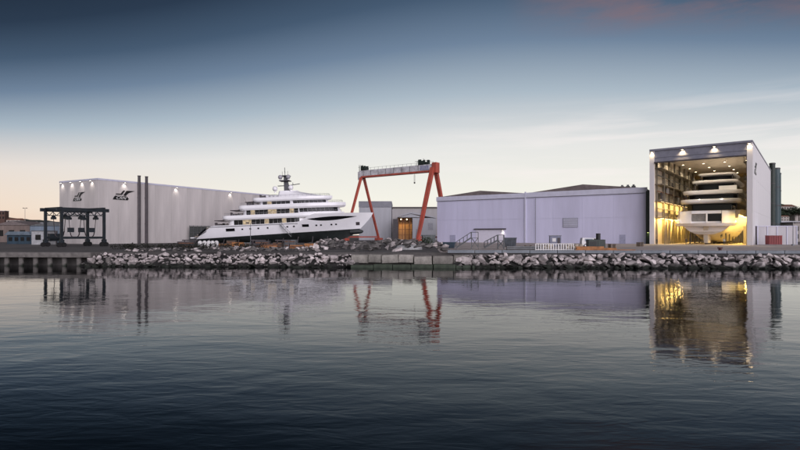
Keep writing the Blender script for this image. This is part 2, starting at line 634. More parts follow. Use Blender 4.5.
# dark undergrowth in shadow tones, added for blurred shade left of the yacht
def leaf_clumps(mb, c, rad, n, size, rnd, flat=1.0):
    for _ in range(n):
        v = Vector((rnd.gauss(0, 1), rnd.gauss(0, 1), rnd.gauss(0, 1))).normalized() * (rnd.random() ** .45)
        p = Vector((c[0] + v.x * rad[0], c[1] + v.y * rad[1], c[2] + v.z * rad[2]))
        a = Vector((rnd.uniform(-1, 1), rnd.uniform(-1, 1), rnd.uniform(-1, 1))).normalized()
        b = a.orthogonal().normalized()
        s = size * rnd.uniform(.6, 1.4)
        mb.add([p - a * s, p + b * s * .5, p + a * s, p - b * s * .5], [(0, 1, 2, 3)])


rnd = random.Random(3)
mb = MB()
for k in range(46):
    x = -52 + k * .58 * 1.0
    leaf_clumps(mb, (x, 96 + rnd.uniform(-2, 2), G + .45), (.9, 1.2, .55 + .25 * rnd.random()), 60, .16, rnd)
tag(mb.build('shadow_scrub', mat('shadow_dark_scrub', (.022, .022, .016), .9, .4, .5)), 'strip of added scrub standing in for shade before the big pale hall', 'scrub', kind='stuff')

# ---------------------------------------------------------------- hills
def hill(name, pts, y, depth, m):
    rows = []
    for j in range(9):
        t = j / 8
        row = []
        for k in range(61):
            f = k / 60 * (len(pts) - 1)
            i = min(int(f), len(pts) - 2)
            px = pts[i][0] + (pts[i + 1][0] - pts[i][0]) * (f - i)
            ph = pts[i][1] + (pts[i + 1][1] - pts[i][1]) * (f - i)
            hgt = ph * math.sin(min(1, t * 1.15) * math.pi / 2) ** .8
            hgt += (mnoise.noise(Vector((px * .02, t * 6, 3))) + .5 * mnoise.noise(Vector((px * .09, t * 9, 8)))) * ph * .10 * (t > 0)
            row.append((px, y + depth * t, G - 1 + hgt))
        rows.append(row)
    return tag(MB().grid(rows).build(name, m, smooth=True), kind='structure')


hill('hill_left', [(-1100, 10), (-700, 34), (-520, 26), (-462, 22), (-430, 14), (-395, 6), (-330, 0)], 560, 140, HILLM)
hill('hill_right', [(330, 0), (392, 14), (430, 24), (470, 27), (540, 25), (640, 33), (800, 30), (1200, 4)], 540, 120, HILLM)


def tree(label, x, y, z, h, seed, group):
    rnd = random.Random(seed)
    t = thing('broadleaf_tree', label, 'tree', (x, y, z), 0, group)
    tk = MB().tube((0, 0, -1), (0, 0, h * .45), h * .035, h * .02)
    cr = MB()
    for k in range(5):
        a = rnd.uniform(0, 6.3)
        e = (math.cos(a) * h * .24, math.sin(a) * h * .24, h * rnd.uniform(.55, .85))
        tk.tube((0, 0, h * .38), e, h * .018, h * .006, 5)
        leaf_clumps(cr, e, (h * .2, h * .2, h * .16), 130, h * .045, rnd)
    leaf_clumps(cr, (0, 0, h * .72), (h * .27, h * .27, h * .25), 200, h * .045, rnd)
    tk.build('trunk', BARK, t)
    cr.build('crown', LEAF, t)
    return t


ORD = 'first second third fourth fifth sixth seventh eighth ninth tenth eleventh twelfth thirteenth fourteenth fifteenth sixteenth seventeenth eighteenth'.split()
rnd = random.Random(21)
for k in range(18):
    u = 771 + k * 1.9 + rnd.uniform(-.4, .4)
    y = 600 + rnd.uniform(-25, 25)
    tree(ORD[k] + ' dark broadleaf tree from the left on the slope behind the tall hall', X(u, y), y, Z(219 + rnd.uniform(-2, 3), y) - 2, rnd.uniform(10, 19), 50 + k, 'trees on the right hillside')


def house(label, u, y, vb, wpx, hpx, roof, m, group, rz=0, rows=2, cols=3, seed=0):
    wd, hh = wpx / F * y, hpx / F * y
    t = thing('hill_house', label, 'house', (X(u, y), y, Z(vb, y)), rz, group)
    MB().box(-wd / 2, 0, -6, wd / 2, wd * .7, hh).build('wall', m, t)
    if roof:
        MB().add([(-wd / 2 - .4, -.5, hh), (wd / 2 + .4, -.5, hh), (wd / 2 + .4, wd * .7 + .5, hh), (-wd / 2 - .4, wd * .7 + .5, hh), (-wd / 2 + .2, wd * .35, hh + wd * .14), (wd / 2 - .2, wd * .35, hh + wd * .14)],
                 [(0, 1, 5, 4), (1, 2, 5), (2, 3, 4, 5), (3, 0, 4), (3, 2, 1, 0)]).build('roof', TILE, t)
    else:
        MB().box(-wd / 2 - .3, -.3, hh + .01, wd / 2 + .3, wd * .7 + .3, hh + .45).build('roof', GREYWALL, t)
    wm_ = MB().box(-wd / cols * .22, -.08, 0, wd / cols * .22, .1, hh / rows * .5).mesh('window', GLASS)
    for r in range(rows):
        for c in range(cols):
            put('window', wm_, t, (-wd / 2 + wd * (c + .5) / cols, 0, hh * (r + .25) / rows))
    return t


house('long pale apartment house on the crest of the green hill', 789, 610, 213, 17, 6.5, True, HOUSEM, None, .1, 2, 6)
house('small pinkish house left of the long apartment house on the hill', 777.5, 600, 213, 6, 5, True, HOUSEM, None, -.1)
house('white house among the trees at the right end of the hill', 798, 585, 216, 7, 6, True, HOUSEM, None, .15)
house('grey house low on the green hill behind the factory roof', 785, 560, 221, 8, 4.5, True, HOUSEM, None, -.1)
house('dark house at the frame edge on top of the left hill', 0, 585, 220, 9, 9, False, mat('dark_brick', (.09, .05, .04), .9, .2, .5), None, .1, 2, 3)
house('low beige house on the slope of the left hill', 13, 540, 226, 13, 6, True, HOUSEM, None, .05)
house('narrow grey house below the crest of the left hill', 27, 520, 229, 10, 7, False, HOUSEM, None, -.05)
house('small flat roofed house at the foot of the left hill', 38, 480, 231, 9, 8, False, HOUSEM, None, .1)
house('wide pale house half hidden behind the boat hoist', 51, 470, 231, 13, 7, True, HOUSEM, None, .1)
# ---------------------------------------------------------------- logo: slanted wing strokes over an italic letter bar
def logo(parent, loc, rot, width, name='wall_logo'):
    s = width / 20.0
    o = MB()

    def poly(pts, y=-.04):
        k = len(pts)
        vs = [(px * s, y, pz * s) for px, pz in pts] + [(px * s, .02, pz * s) for px, pz in pts]
        o.add(vs, [tuple(range(k)), tuple(range(k, 2 * k))[::-1]] + [(i, (i + 1) % k, k + (i + 1) % k, k + i) for i in range(k)])
    poly([(0, 0), (13.6, 0), (14.6, 1.4), (12.6, 3.4), (2.2, 3.4), (1.0, 2.2)])          # letter bar
    poly([(2.4, 4.4), (8.3, 4.4), (11.2, 8.4), (9.6, 8.4), (7.2, 5.4), (3.2, 5.4)])     # inner wing stroke
    poly([(10.2, 3.8), (12.8, 5.2), (12.2, 4.0), (12.4, 3.8)])
    poly([(9.6, 4.2), (11.6, 3.8), (14.6, 6.4), (20.4, 8.6), (12.6, 8.4)])              # outer wing with its tail
    l = o.build(name, BLACK, parent, loc=loc)
    l.rotation_euler = rot
    tm = text_mesh('CRN', 3.5 * s, WHITEP, .012, .35)
    tx = put('lettering', tm, l, (7.2 * s, -.06, 1.65 * s), (R(90), 0, 0), (1.25, 1, 1))
    return l


def wall_lamp(parent, loc, nrm, power, color=(1, .93, .85), m=None, zs=.3, ang=95):
    """small hooded floodlight on a bracket washing down the wall"""
    nx, ny = nrm
    t = MB().box(-.28, -.22, -.1, .28, .22, .1).bar((-nx * .5, -ny * .5, 0), (0, 0, 0), .08).build('wall_lamp', DARKTRIM, parent, loc=loc)
    MB().box(-.22, -.16, -.15, .22, .16, -.11).build('lamp_glass', m or LAMPC, t)
    spot(t, (0, 0, -.2), power, color, ang, .9, (-nx * .42, -ny * .42, -1), .12)
    return t


def frame_angle(a):
    return Vector((math.cos(a), -math.sin(a), 0)), Vector((math.sin(a), math.cos(a), 0))


# ---------------------------------------------------------------- long pale hall on the left
A1 = R(28.5)
f1, d1 = frame_angle(A1)
NC = Vector((-86.9, 149.6, G))                       # nearest corner
W1, L1, H1 = 19.5, 92.0, 19.0
hall = thing('shipyard_hall', 'long pale flat roofed hall with bird logos and two dark stacks on its side', 'hall', NC, -A1)
# local x along f1 (negative = left), local y into depth
MB().box(-W1 + .3, .3, 0, -.3, L1 - .3, H1 - .3).build('core', WARMWALL, hall)
pw = W1 / 3
pm = MB().box(.015, 0, 0, pw - .015, .28, H1 - .5).mesh('wall_panel', WARMWALL)
for k in range(3):
    put('wall_panel', pm, hall, (-W1 + k * pw, 0, .0))
pl = L1 / 15
pm2 = MB().box(-.28, .015, 0, 0, pl - .015, H1 - .5).mesh('wall_panel', WARMWALL)
for k in range(15):
    put('wall_panel', pm2, hall, (0, k * pl + (.29 if k == 0 else 0), .0), scale=(1, (pl - .29) / pl if k == 0 else 1, 1))
MB().box(-W1 - .08, -.08, H1 - .49, .08, .3, H1).box(-.3, .31, H1 - .49, .08, L1, H1).box(-W1 - .08, .31, H1 - .49, -W1 + .3, L1, H1).build('parapet', FASCIA, hall)
MB().box(-W1 + .31, .31, H1 - .29, -.31, L1 - .3, H1 - .2).build('roof', ROOF, hall)
for yy in (12.4, 14.9):
    MB().tube((.75, yy, 0), (.75, yy, H1 + 1.7), .42, n=12).tube((.75, yy, H1 + 1.7), (.75, yy, H1 + 1.9), .5, n=12).box(0, yy - .1, 6, .75, yy + .1, 6.2).box(0, yy - .1, 14, .75, yy + .1, 14.2).build('exhaust_stack', DARKTRIM, hall)
logo(hall, (-12.3, -.03, 12.7), (0, 0, 0), 6.0)
logo(hall, (.03, 4.4, 13.1), (0, 0, R(90)), 6.9)
for k in range(4):
    wall_lamp(hall, (-W1 + 1.7 + k * 5.0, -.55, H1 - .55), (0, -1), 230)
for yy in (7.95, 26.2, 49.7, 69.8):
    wall_lamp(hall, (.55, yy, H1 - .6), (1, 0), 230)
# lattice annex against its long side, behind the stern of the yacht
ax = thing('mesh_annex', 'dark lattice scaffold screen against the pale hall beside the yacht stern', 'scaffold', NC + d1 * 30 + f1 * 2.0, -A1)
for k in range(8):
    MB().bar((0, k * 1.6, 0), (0, k * 1.6, 5.8), .12).build('post', STEEL, ax)
for k in range(5):
    MB().bar((0, 0, 1.2 + k * 1.15), (0, 11.2, 1.2 + k * 1.15), .09).build('rail', STEEL, ax)
MB().box(-.08, 0, 0, -.05, 11.2, 5.6).build('netting', mat('dark_netting', (.07, .075, .07), .9, .3, 3), ax)

# ---------------------------------------------------------------- twin-bay sheds in the middle
SL = Vector((13.6, 190.7, G))
SR = Vector((72.2, 152.4, G))
A2 = math.atan2(SL.y - SR.y, SR.x - SL.x)
f2, d2 = frame_angle(A2)
W2, H2, D2 = (SR - SL).length, 16.6, 60.0
shed = thing('twin_shed', 'long dusk-tinted white twin shed with low brown roofs between crane and tall hall', 'shed', SL, -A2)
MB().box(.3, .3, 0, W2 - .3, D2, H2 - .8).build('core', SHEDWALL, shed)
bay = .478 * W2                                       # the joint of the two bays
nx = 8
for k in range(nx):
    xa, xb = (k * bay / 4, (k + 1) * bay / 4) if k < 4 else (bay + (k - 4) * (W2 - bay) / 4, bay + (k - 3) * (W2 - bay) / 4)
    for za, zb in ((0, 7.9), (7.93, H2 - 1.62)):
        MB().box(xa + .015, 0, za, xb - .015, .28, zb).build('wall_panel', SHEDWALL, shed)
MB().box(-.2, -.25, H2 - 1.6, bay - .02, .6, H2 - .1).box(bay + .02, -.25, H2 - 1.6, W2 + .2, .6, H2).build('fascia', FASCIA, shed)
MB().box(bay - .22, -.32, 0, bay + .22, .05, H2 + .3).build('downpipe', FASCIA, shed)
MB().box(-.18, -.3, H2 - 1.7, W2 + .15, -.02, H2 - 1.61).build('gutter', DARKTRIM, shed)
for xa, xb, rise in ((.6, bay - .6, 1.55), (bay + .6, W2 - .6, 1.9)):
    xm = (xa + xb) / 2
    MB().xprism([(xa, H2 - .8), (xb, H2 - .8), (xb, H2 - .05), (xm, H2 + rise), (xa, H2 - .05)], .9, D2).build('roof', ROOF, shed)
for k in range(3):
    MB().box(-.5, -.5, 0, .5, .5, .9).tube((0, 0, .9), (0, 0, 1.3), .3).build('roof_vent', STEEL, shed, (W2 - 7 + k * 1.6, 2.2, H2 - .1))
# wide doorway with its canopy rail and lamp


def shed_x(u):
    """local x of the point of the shed front seen at photo column u"""
    k = (u - 400) / F
    return (k * SL.y - SL.x) / (f2.x - k * f2.y)


x0, x1 = shed_x(476), shed_x(504)
MB().box(x0, -.08, 0, x1, .02, 4.4).build('sliding_door', mat('pale_door', (.66, .63, .72), .5, .04, 1), shed)
MB().box(x0 - .6, -.55, 4.5, x1 + .8, -.04, 4.85).build('door_canopy', DARKTRIM, shed)
wall_lamp(shed, (x1 - .3, -.55, 4.3), (0, -1), 120, (1, .9, .7))
xw = shed_x(563)
xv = shed_x(578)
wd = MB().box(xw, -.12, 5.0, xv, .02, 8.0).build('louvre_window', mat('window_grey', (.28, .28, .33), .4, .1, 2), shed)
for k in range(6):
    MB().box(xw + .15, -.2, 5.25 + k * .45, xv - .15, -.13, 5.5 + k * .45).build('slat', FASCIA, wd)
for ua, ub, hh in ((450, 455.5, 2.6), (619.5, 625.5, 2.7)):
    dr = MB().box(shed_x(ua), -.08, 0, shed_x(ub), .02, hh).build('door', mat('door_bluegrey', (.36, .36, .48), .5, .1, 2), shed)
    MB().box(shed_x(ub) - .35, -.16, 1.0, shed_x(ub) - .25, -.09, 1.15).build('handle', DARKTRIM, dr)
MB().tube((shed_x(536), -.45, 0), (shed_x(536), -.45, H2 - 2), .07).build('conduit', STEEL, shed)

# ---------------------------------------------------------------- tall open hall on the right
A3 = R(38.3)
f3, d3 = frame_angle(A3)
HR = Vector((90.8, 134.0, G))
W3, L3, H3 = 24.3, 84.0, 27.0
HL = HR - f3 * W3
th = thing('tall_hall', 'tall white dock hall standing open with warm light and a yacht inside', 'hall', HL, -A3)
T = .9
OP0, OP1, HH = 1.15, W3 - 1.15, H3 - 3.9              # opening between the columns, under the header
MB().box(.0, .02, 0, T, L3, H3 - .3).build('side_wall', INTWALL, th)
MB().box(W3 - T, .02, 0, W3 - .26, L3, H3 - .3).build('side_wall', INTWALL, th)
MB().box(T + .01, L3 - T, 0, W3 - T - .01, L3, H3 - .4).build('back_wall', INTWALL, th)
MB().box(T + .01, .9, H3 - 1.2, W3 - T - .01, L3 - T - .01, H3 - .35).build('ceiling', CEIL, th)
MB().box(-.15, .0, H3 - .29, W3 + .15, L3, H3).build('roof', GREYWALL, th)
MB().box(-.1, -.35, 0, OP0, .0, H3 - .5).build('door_column', WALL, th)
MB().box(OP1, -.35, 0, W3 + .1, .0, H3 - .5).build('door_column', WALL, th)
hd = MB().box(OP0 + .01, -.25, HH, OP1 - .01, .5, H3 - .5).build('door_header', HEADER, th)
for k, (za, zb, yo) in enumerate(((HH - .12, HH + .25, .42), (HH + 1.45, HH + 1.75, .12), (H3 - .49, H3 + .02, .38))):
    MB().box(-.1 if k == 2 else OP0 + .02, -.25 - yo, za, W3 + .1 if k == 2 else OP1 - .02, -.26, zb).build('header_rail', HEADER if k else DARKTRIM, hd)
pl3 = L3 / 12
for r in range(3):
    pm3 = MB().box(0, .02, 0, .25, pl3 - .02, (H3 - .35) / 3 - .03).mesh('wall_panel', WALL)
    for k in range(12):
        put('wall_panel', pm3, th, (W3 - .25, k * pl3 + .01, r * (H3 - .35) / 3))
logo(th, (W3 + .04, 6.0, 19.0), (0, 0, R(90)), 8.0)
for xx, p in ((.55, 300), (8.3, 1300), (15.9, 1300), (W3 - .6, 380)):
    wall_lamp(th, (xx, -.75 if 2 < xx < 20 else -.8, H3 - .75), (0, -1), p, (1, .76, .42), LAMPW, ang=110)
# inside: columns, walkways with rails, strip lamps, downlights
for side in (0, 1):
    xa = T if side == 0 else W3 - T
    sgn = 1 if side == 0 else -1
    for k in range(10):
        y = 2.5 + k * 8.4
        MB().box(min(xa, xa + sgn * .55), y - .25, 0, max(xa, xa + sgn * .55), y + .25, H3 - 1.2).build('column', mat('interior_steel', (.20, .17, .13), .6, .2, 1), th)
    for j, zz_ in enumerate((7.4, 12.2, 17.0, 21.6)):
        wk = MB().box(min(xa, xa + sgn * (2.0 if side == 0 else 1.1)), 1.5, zz_, max(xa, xa + sgn * (2.0 if side == 0 else 1.1)), L3 - 3, zz_ + .28).build('walkway', mat('walkway_steel', (.16, .135, .10), .7, .25, 1), th)
        rl = MB()
        for k in range(21):
            y = 1.6 + k * 4.0
            rl.bar((xa + sgn * (1.95 if side == 0 else 1.05), y, zz_ + .28), (xa + sgn * (1.95 if side == 0 else 1.05), y, zz_ + 1.4), .07)
        rl.bar((xa + sgn * (1.95 if side == 0 else 1.05), 1.5, zz_ + 1.4), (xa + sgn * (1.95 if side == 0 else 1.05), L3 - 3, zz_ + 1.4), .08).bar((xa + sgn * (1.95 if side == 0 else 1.05), 1.5, zz_ + .85), (xa + sgn * (1.95 if side == 0 else 1.05), L3 - 3, zz_ + .85), .06)
        rl.build('handrail', STEEL, wk)
    for k in range(8):
        y = 3.2 + k * 5.4
        lam = MB().box(-.09, -2.1, -.12, .09, 2.1, 0).build('light_strip', TUBEL, th, (xa + sgn * (1.6 if side == 0 else .8), y, 7.38))
        l = bpy.data.lights.new('lamp_light', 'AREA')
        l.shape, l.size, l.size_y, l.energy, l.color = 'RECTANGLE', .2, 4.0, 900 if side == 0 else 1100, (1, .66, .16)
        put('lamp_light', l, lam, (0, 0, -.16), (0, R(38 if side == 0 else 35), 0))
for k in range(7):  # added strips without a visible fixture, they brighten the upper left wall
    lam = MB().box(-.09, -2.1, -.12, .09, 2.1, 0).build('light_strip', FILLTUBE, th, (T + 1.7, 3.6 + k * 6, 12.18))
    l = bpy.data.lights.new('lamp_light', 'AREA')
    l.shape, l.size, l.size_y, l.energy, l.color = 'RECTANGLE', .2, 4.0, 420, (1, .66, .2)
    put('lamp_light', l, lam, (0, 0, -.16), (0, R(20), 0))
for j in range(6):
    for k in range(4):
        lam = MB().tube((0, 0, 0), (0, 0, -.35), .3, n=10).build('ceiling_lamp', DARKTRIM, th, (3.4 + k * 5.8, 5 + j * 12, H3 - 1.2))
        MB().tube((0, 0, -.36), (0, 0, -.42), .27, n=10).build('lamp_glass', LAMPW, lam)
        spot(lam, (0, 0, -.5), 1500 if j < 3 else 1100, (1, .85, .62), 150, .5, (0, 0, -1), .25)
MB().box(T, .9, .005, W3 - T, L3 - T, .012).build('floor', CONCRETE, th)
# overhead travelling crane and pipe runs
br = MB().box(T + .7, 62, H3 - 3.4, W3 - T - .7, 63.2, H3 - 2.2).build('bridge_crane', mat('bridge_crane_ochre', (.35, .22, .06), .6, .3, 1), th)
MB().box(5, 61.6, H3 - 2.15, 7.5, 63.6, H3 - 1.4).tube((6.2, 62.6, H3 - 3.4), (6.2, 62.6, H3 - 6), .05).box(5.9, 62.4, H3 - 6.5, 6.5, 62.8, H3 - 5.9).build('crane_trolley', DARKTRIM, br)
for k, zz_ in enumerate((10.3, 15.2, 19.8)):
    MB().tube((T + .75, 1.6, zz_), (T + .75, L3 - 3, zz_), .16, n=8).build('pipe_run', STEEL if k != 1 else BROWN, th)
for k in range(9):
    MB().box(T + .56, 5.2 + k * 8.4, 13.2 + (k % 3) * 2.1, T + .95, 7.4 + k * 8.4, 15.0 + (k % 3) * 2.1).build('switch_cabinet', GREYWALL if k % 2 else DARKTRIM, th)
for k in range(5):
    MB().bar((T + 2.0, 4 + k * 13, .0), (T + 2.0, 4 + k * 13, 21.6), .22).build('walkway_post', mat('interior_steel', (.2, .17, .13)), th)
# the gap's darkness and greenish light put into a dark green box
gp = thing('gap_infill', 'dark green shade riser in the gap left of the tall hall', 'infill', HL - f3 * 1.2 + d3 * 2.6, -A3)
MB().box(-.55, 0, 0, .75, .5, 15.5).build('infill_box', DGREEN, gp)
wall_lamp(gp, (.1, -.4, 3.4), (0, -1), 45, (.8, 1, .3), mat('yellow_green_lamp', (.85, 1, .3), .4, 0, 1, emit=4))

# tall steel flues behind it
for k, (u, y, vt, r) in enumerate(((772.3, 196, 163, .95), (775.6, 205, 168, 1.5), (777.6, 214, 173, 1.2))):
    lb = ('thin tall dark flue rising directly behind the tall open hall', 'widest dark teal flue, middle of the three behind the tall hall', 'lowest dark teal flue, rightmost of the three behind the tall hall')[k]
    t = thing('steel_flue', lb, 'flue', (X(u, y), y, G), 0, 'flues behind the tall hall')
    hh = Z(vt, y) - G
    MB().tube((0, 0, 0), (0, 0, hh), r, n=14).build('shaft', TEAL if k else DGREEN, t, smooth=False)
    for q_ in range(4):
        MB().tube((0, 0, hh * (q_ + 1) / 4 - .5), (0, 0, hh * (q_ + 1) / 4 - .2), r + .12, n=14).build('ring', DARKTRIM, t)

# ---------------------------------------------------------------- grey hall behind the crane
bh = thing('grey_workshop', 'grey workshop hall with a gabled porch glowing amber behind the orange crane', 'workshop', (0, 0, G), 0)
yb = 262.0


def bx(u, y=yb):
    return X(u, y)


def bz(v, y=yb):
    return Z(v, y) - G


MB().box(bx(359), yb, 0, bx(391.5), yb + 30, bz(207.3)).build('tower_block', GREYWALL, bh)
MB().box(bx(358.7), yb - .2, bz(207.2), bx(391.8), yb + 30, bz(201.2)).build('tower_cap', mat('tower_cap_grey', (.22, .22, .25), .6, .1, .5), bh)
MB().box(bx(391.9), yb + 4, 0, bx(440), yb + 40, bz(208.5)).build('long_wall', mat('dusty_wall', (.36, .34, .34), .7, .1, .4, streak=True), bh)
MB().add([(bx(391.9), yb + 3.6, bz(208.4)), (bx(440), yb + 3.6, bz(208.4)), (bx(440), yb + 22, bz(204.5)), (bx(391.9), yb + 22, bz(204.5))], [(0, 1, 2, 3)]).build('roof', ROOF, bh)
yp = yb - 10
px = lambda u: X(u, yp)
pz = lambda v: Z(v, yp) - G
# porch: hollow, with a lit opening between posts
gab = [(px(397.5), pz(216)), (px(411), pz(212)), (px(427), pz(216.5)), (px(436), pz(217))]
MB().xprism([(px(397.5), pz(216)), (px(411), pz(212)), (px(436), pz(217)), (px(436), pz(218.2)), (px(411), pz(213.5)), (px(397.5), pz(217.2))], yp - .4, yp + 13.9).build('porch_roof', GREYWALL, bh)
MB().box(px(412.5), yp, 0, px(436), yp + .4, pz(218)).build('porch_wall', GREYWALL, bh)
MB().xprism([(px(398), pz(217.4)), (px(411), pz(213.7)), (px(424), pz(217.4))], yp, yp + .3).build('gable', GREYWALL, bh)
MB().box(px(393), yp, 0, px(398), yp + .5, pz(219)).build('dark_door', DARKTRIM, bh)
MB().box(px(397.8), yp + .6, 0, px(398.6), yp + 13, pz(217.2)).build('porch_side', BROWN, bh)
MB().box(px(398.6), yp + 9, 0, px(412.5), yp + 9.3, pz(217.2)).build('inner_wall', mat('ochre_inner_wall', (.40, .25, .13), .8, .4, .5, streak=True), bh)
for u in (402.3, 405.0, 409.5):
    MB().bar((px(u), yp + 1.2, 0), (px(u), yp + 1.2, pz(217.4)), .35).build('post', BROWN, bh)
for k in range(3):
    MB().bar((px(398.6), yp + 1.6, 2.6 + k * 2.7), (px(412.4), yp + 1.6, 2.6 + k * 2.7), .18).build('cross_rail', BROWN, bh)
for u in (401, 407):
    lam = MB().tube((0, 0, 0), (0, 0, -.4), .25).build('porch_lamp', LAMPW, bh, (px(u), yp + 4.5, pz(218.6)))
    spot(lam, (0, 0, -.6), 900, (1, .58, .2), 160, .4, (0, 0, -1), .3)
for ua, ub, va, vb in ((416, 421, 229, 239.5), (428, 433, 223, 230)):
    MB().box(px(ua), yp - .1, pz(vb), px(ub), yp - .02, pz(va)).build('shutter', mat('shutter_grey', (.30, .30, .33), .6, .1, 1), bh)

# ---------------------------------------------------------------- far right: low wall, red container, background hall
y = 141.0
lw = thing('low_white_store', 'low white walled store right of the tall open hall', 'store', (X(757.5, y), y, G), -R(6))
wl_ = X(794, y) - X(757.5, y)
MB().box(0, 0, 0, wl_, 7, 4.9).build('wall', mat('store_wall', (.50, .475, .49), .7, .1, .4, streak=True), lw)
MB().box(-.1, -.12, 4.91, wl_ + .1, 7.1, 5.1).build('coping', FASCIA, lw)
for k in range(5):
    MB().box(k * wl_ / 4 - .12, -.14, 0, k * wl_ / 4 + .12, -.01, 4.9).build('pilaster', FASCIA, lw)
y = 134.0
rc = thing('red_container', 'dark red steel box container beside the low white store', 'container', (X(775.5, y), y, G), -R(8))
MB().box(-1.6, 0, .15, 1.6, 1.7, 2.4).build('box', REDC, rc, bevel=.04)
for k in range(6):
    MB().box(-1.42 + k * .54, -.07, .25, -1.14 + k * .54, -.01, 2.3).build('rib', REDC, rc)
MB().box(-1.62, -.05, 2.41, 1.62, 1.75, 2.5).build('lid', REDC, rc)
y = 300.0
bk = thing('grey_factory', 'long grey factory building below the green hill at the right edge', 'factory', (X(776, y), y, G), -R(4))
MB().box(0, 0, 0, 70, 26, 9.6).build('wall', mat('factory_wall', (.24, .225, .225), .8, .15, .4, streak=True), bk)
MB().box(-.4, -.4, 9.61, 70.4, 26.4, 10.6).build('roof_edge', GREYWALL, bk)
for k in range(6):
    wi = MB().box(2 + k * 5, -.15, 4.6, 5.6 + k * 5, -.01, 7.2).build('window', GLASS, bk)
    MB().box(2 + k * 5, -.22, 5.8, 5.6 + k * 5, -.16, 5.95).build('glazing_bar', FASCIA, wi)
sp_ = thing('pale_house', 'pale two storey block beside the lamp post at the right edge', 'building', (X(797, 200), 200, G), 0)
MB().box(-1.5, 0, 0, 9, 8, 7.2).build('wall', HOUSEM, sp_)
MB().box(-1.8, -.3, 7.21, 9.3, 8.3, 7.6).build('roof', ROOF, sp_)
for k in range(2):
    MB().box(-.6, -.1, 1.2 + k * 3, .6, -.01, 2.9 + k * 3).build('window', GLASS, sp_)

# far left waterfront
y = 150.0
bs = thing('blue_boat_shed', 'blue boat shed with pale awning roof at the far left', 'shed', (X(7, y), y, G), 0)
wl_ = X(31, y) - X(7, y)
MB().box(0, 0, 0, wl_, 8, 2.6).build('wall', BLUEP, bs)
MB().xprism([(-.4, 2.62), (wl_ + .4, 2.62), (wl_ * .9, 3.6), (wl_ * .1, 3.6)], -.6, 8.4).build('awning', mat('pale_blue_awning', (.12, .155, .19), .7, .2, 1), bs)
for k in range(4):
    MB().box(.5 + k * wl_ / 4, -.1, .9, .5 + k * wl_ / 4 + 1.0, -.01, 2.0).build('window', GLASS, bs)
y = 140.0
wc = thing('white_cabin', 'white site cabin with a dark window left of the boat hoist', 'cabin', (X(31.5, y), y, G), 0)
wl_ = X(43.5, y) - X(31.5, y)
MB().box(0, 0, 0, wl_, 5, 3.6).build('wall', mat('dull_cabin_white', (.36, .36, .37), .7, .2, 1), wc)
MB().box(-.1, -.1, 3.61, wl_ + .1, 5.1, 3.8).build('roof', STEEL, wc)
MB().box(1.1, -.1, 1.3, 2.5, -.01, 2.7).build('window', GLASS, wc)
y = 170.0
bw = thing('grey_blue_warehouse', 'blue grey warehouse behind the white cabin on the left', 'warehouse', (X(30, y), y, G), 0)
MB().box(0, 0, 0, 14, 12, 5.6).build('wall', mat('dusk_blue_wall', (.16, .20, .25), .7, .15, .5, streak=True), bw)
MB().xprism([(-.3, 5.61), (14.3, 5.61), (7, 7.0)], -.3, 12.3).build('roof', STEEL, bw)
MB().box(5, -.1, 0, 9, -.01, 4).build('gate', DARKTRIM, bw)
y = 190.0
bw = thing('brown_warehouse', 'low brown warehouse behind the blue boat shed at far left', 'warehouse', (X(-6, y), y, G), 0)
MB().box(0, 0, 0, 13, 12, 6.2).build('wall', mat('brown_stucco', (.17, .13, .115), .8, .2, .5, streak=True), bw)
MB().xprism([(-.3, 6.21), (13.3, 6.21), (6.5, 7.8)], -.3, 12.3).build('roof', ROOF, bw)
for k in range(3):
    MB().box(1.5 + k * 4, -.1, 2.2, 3.4 + k * 4, -.01, 4.4).build('window', GLASS, bw)
# ---------------------------------------------------------------- yachts
def outline(xa, xb, hw, ra, lf, e=2.2, n=9, tip=0.0):
    """plan outline, aft corners rounded by ra, nose of length lf; starboard (-y) side from aft to tip, then port back"""
    half = []
    for k in range(n):
        t = k / (n - 1) * math.pi / 2
        half.append((xa + ra * (1 - math.sin(t)), -(hw - ra * .9 * (1 - math.cos(math.pi / 2 - t)) if False else hw - ra * (1 - math.sin(math.pi / 2 - (math.pi / 2 - t))) if False else hw - ra * .9 + ra * .9 * math.sin(t) if False else 0)))
    half = []
    for k in range(n):                     # aft corner quarter ellipse
        t = k / (n - 1) * math.pi / 2
        half.append((xa + ra * (1 - math.cos(t)), -(hw * .55 + hw * .45 * math.sin(t))))
    m = 16
    for k in range(1, m + 1):
        t = k / m
        yy = hw * max(0.0, 1 - t ** e) ** (1 / 1.5)
        half.append((xb - lf + lf * t, -max(yy, tip)))
    return half


def ring(half):
    return half + [(x, -y) for x, y in reversed(half) if abs(y) > 1e-6]


def scale_ring(half, dx_aft, dx_front, dw):
    xa, xb = half[0][0], half[-1][0]
    out = []
    for x, y in half:
        t = (x - xa) / (xb - xa)
        out.append((x + dx_aft * (1 - t) + dx_front * t, min(0, y + dw)))
    return out


def tier(parent, name, half, z0, z1, m, dx_aft=0, dx_front=0, dw=0.0):
    top = scale_ring(half, dx_aft, dx_front, dw)
    pts_b = half + [(x, -y) for x, y in reversed(half)]
    pts_t = top + [(x, -y) for x, y in reversed(top)]
    o = MB().prism(pts_b, z0, z1, pts_t).build(name, m, parent, smooth=False)
    return o


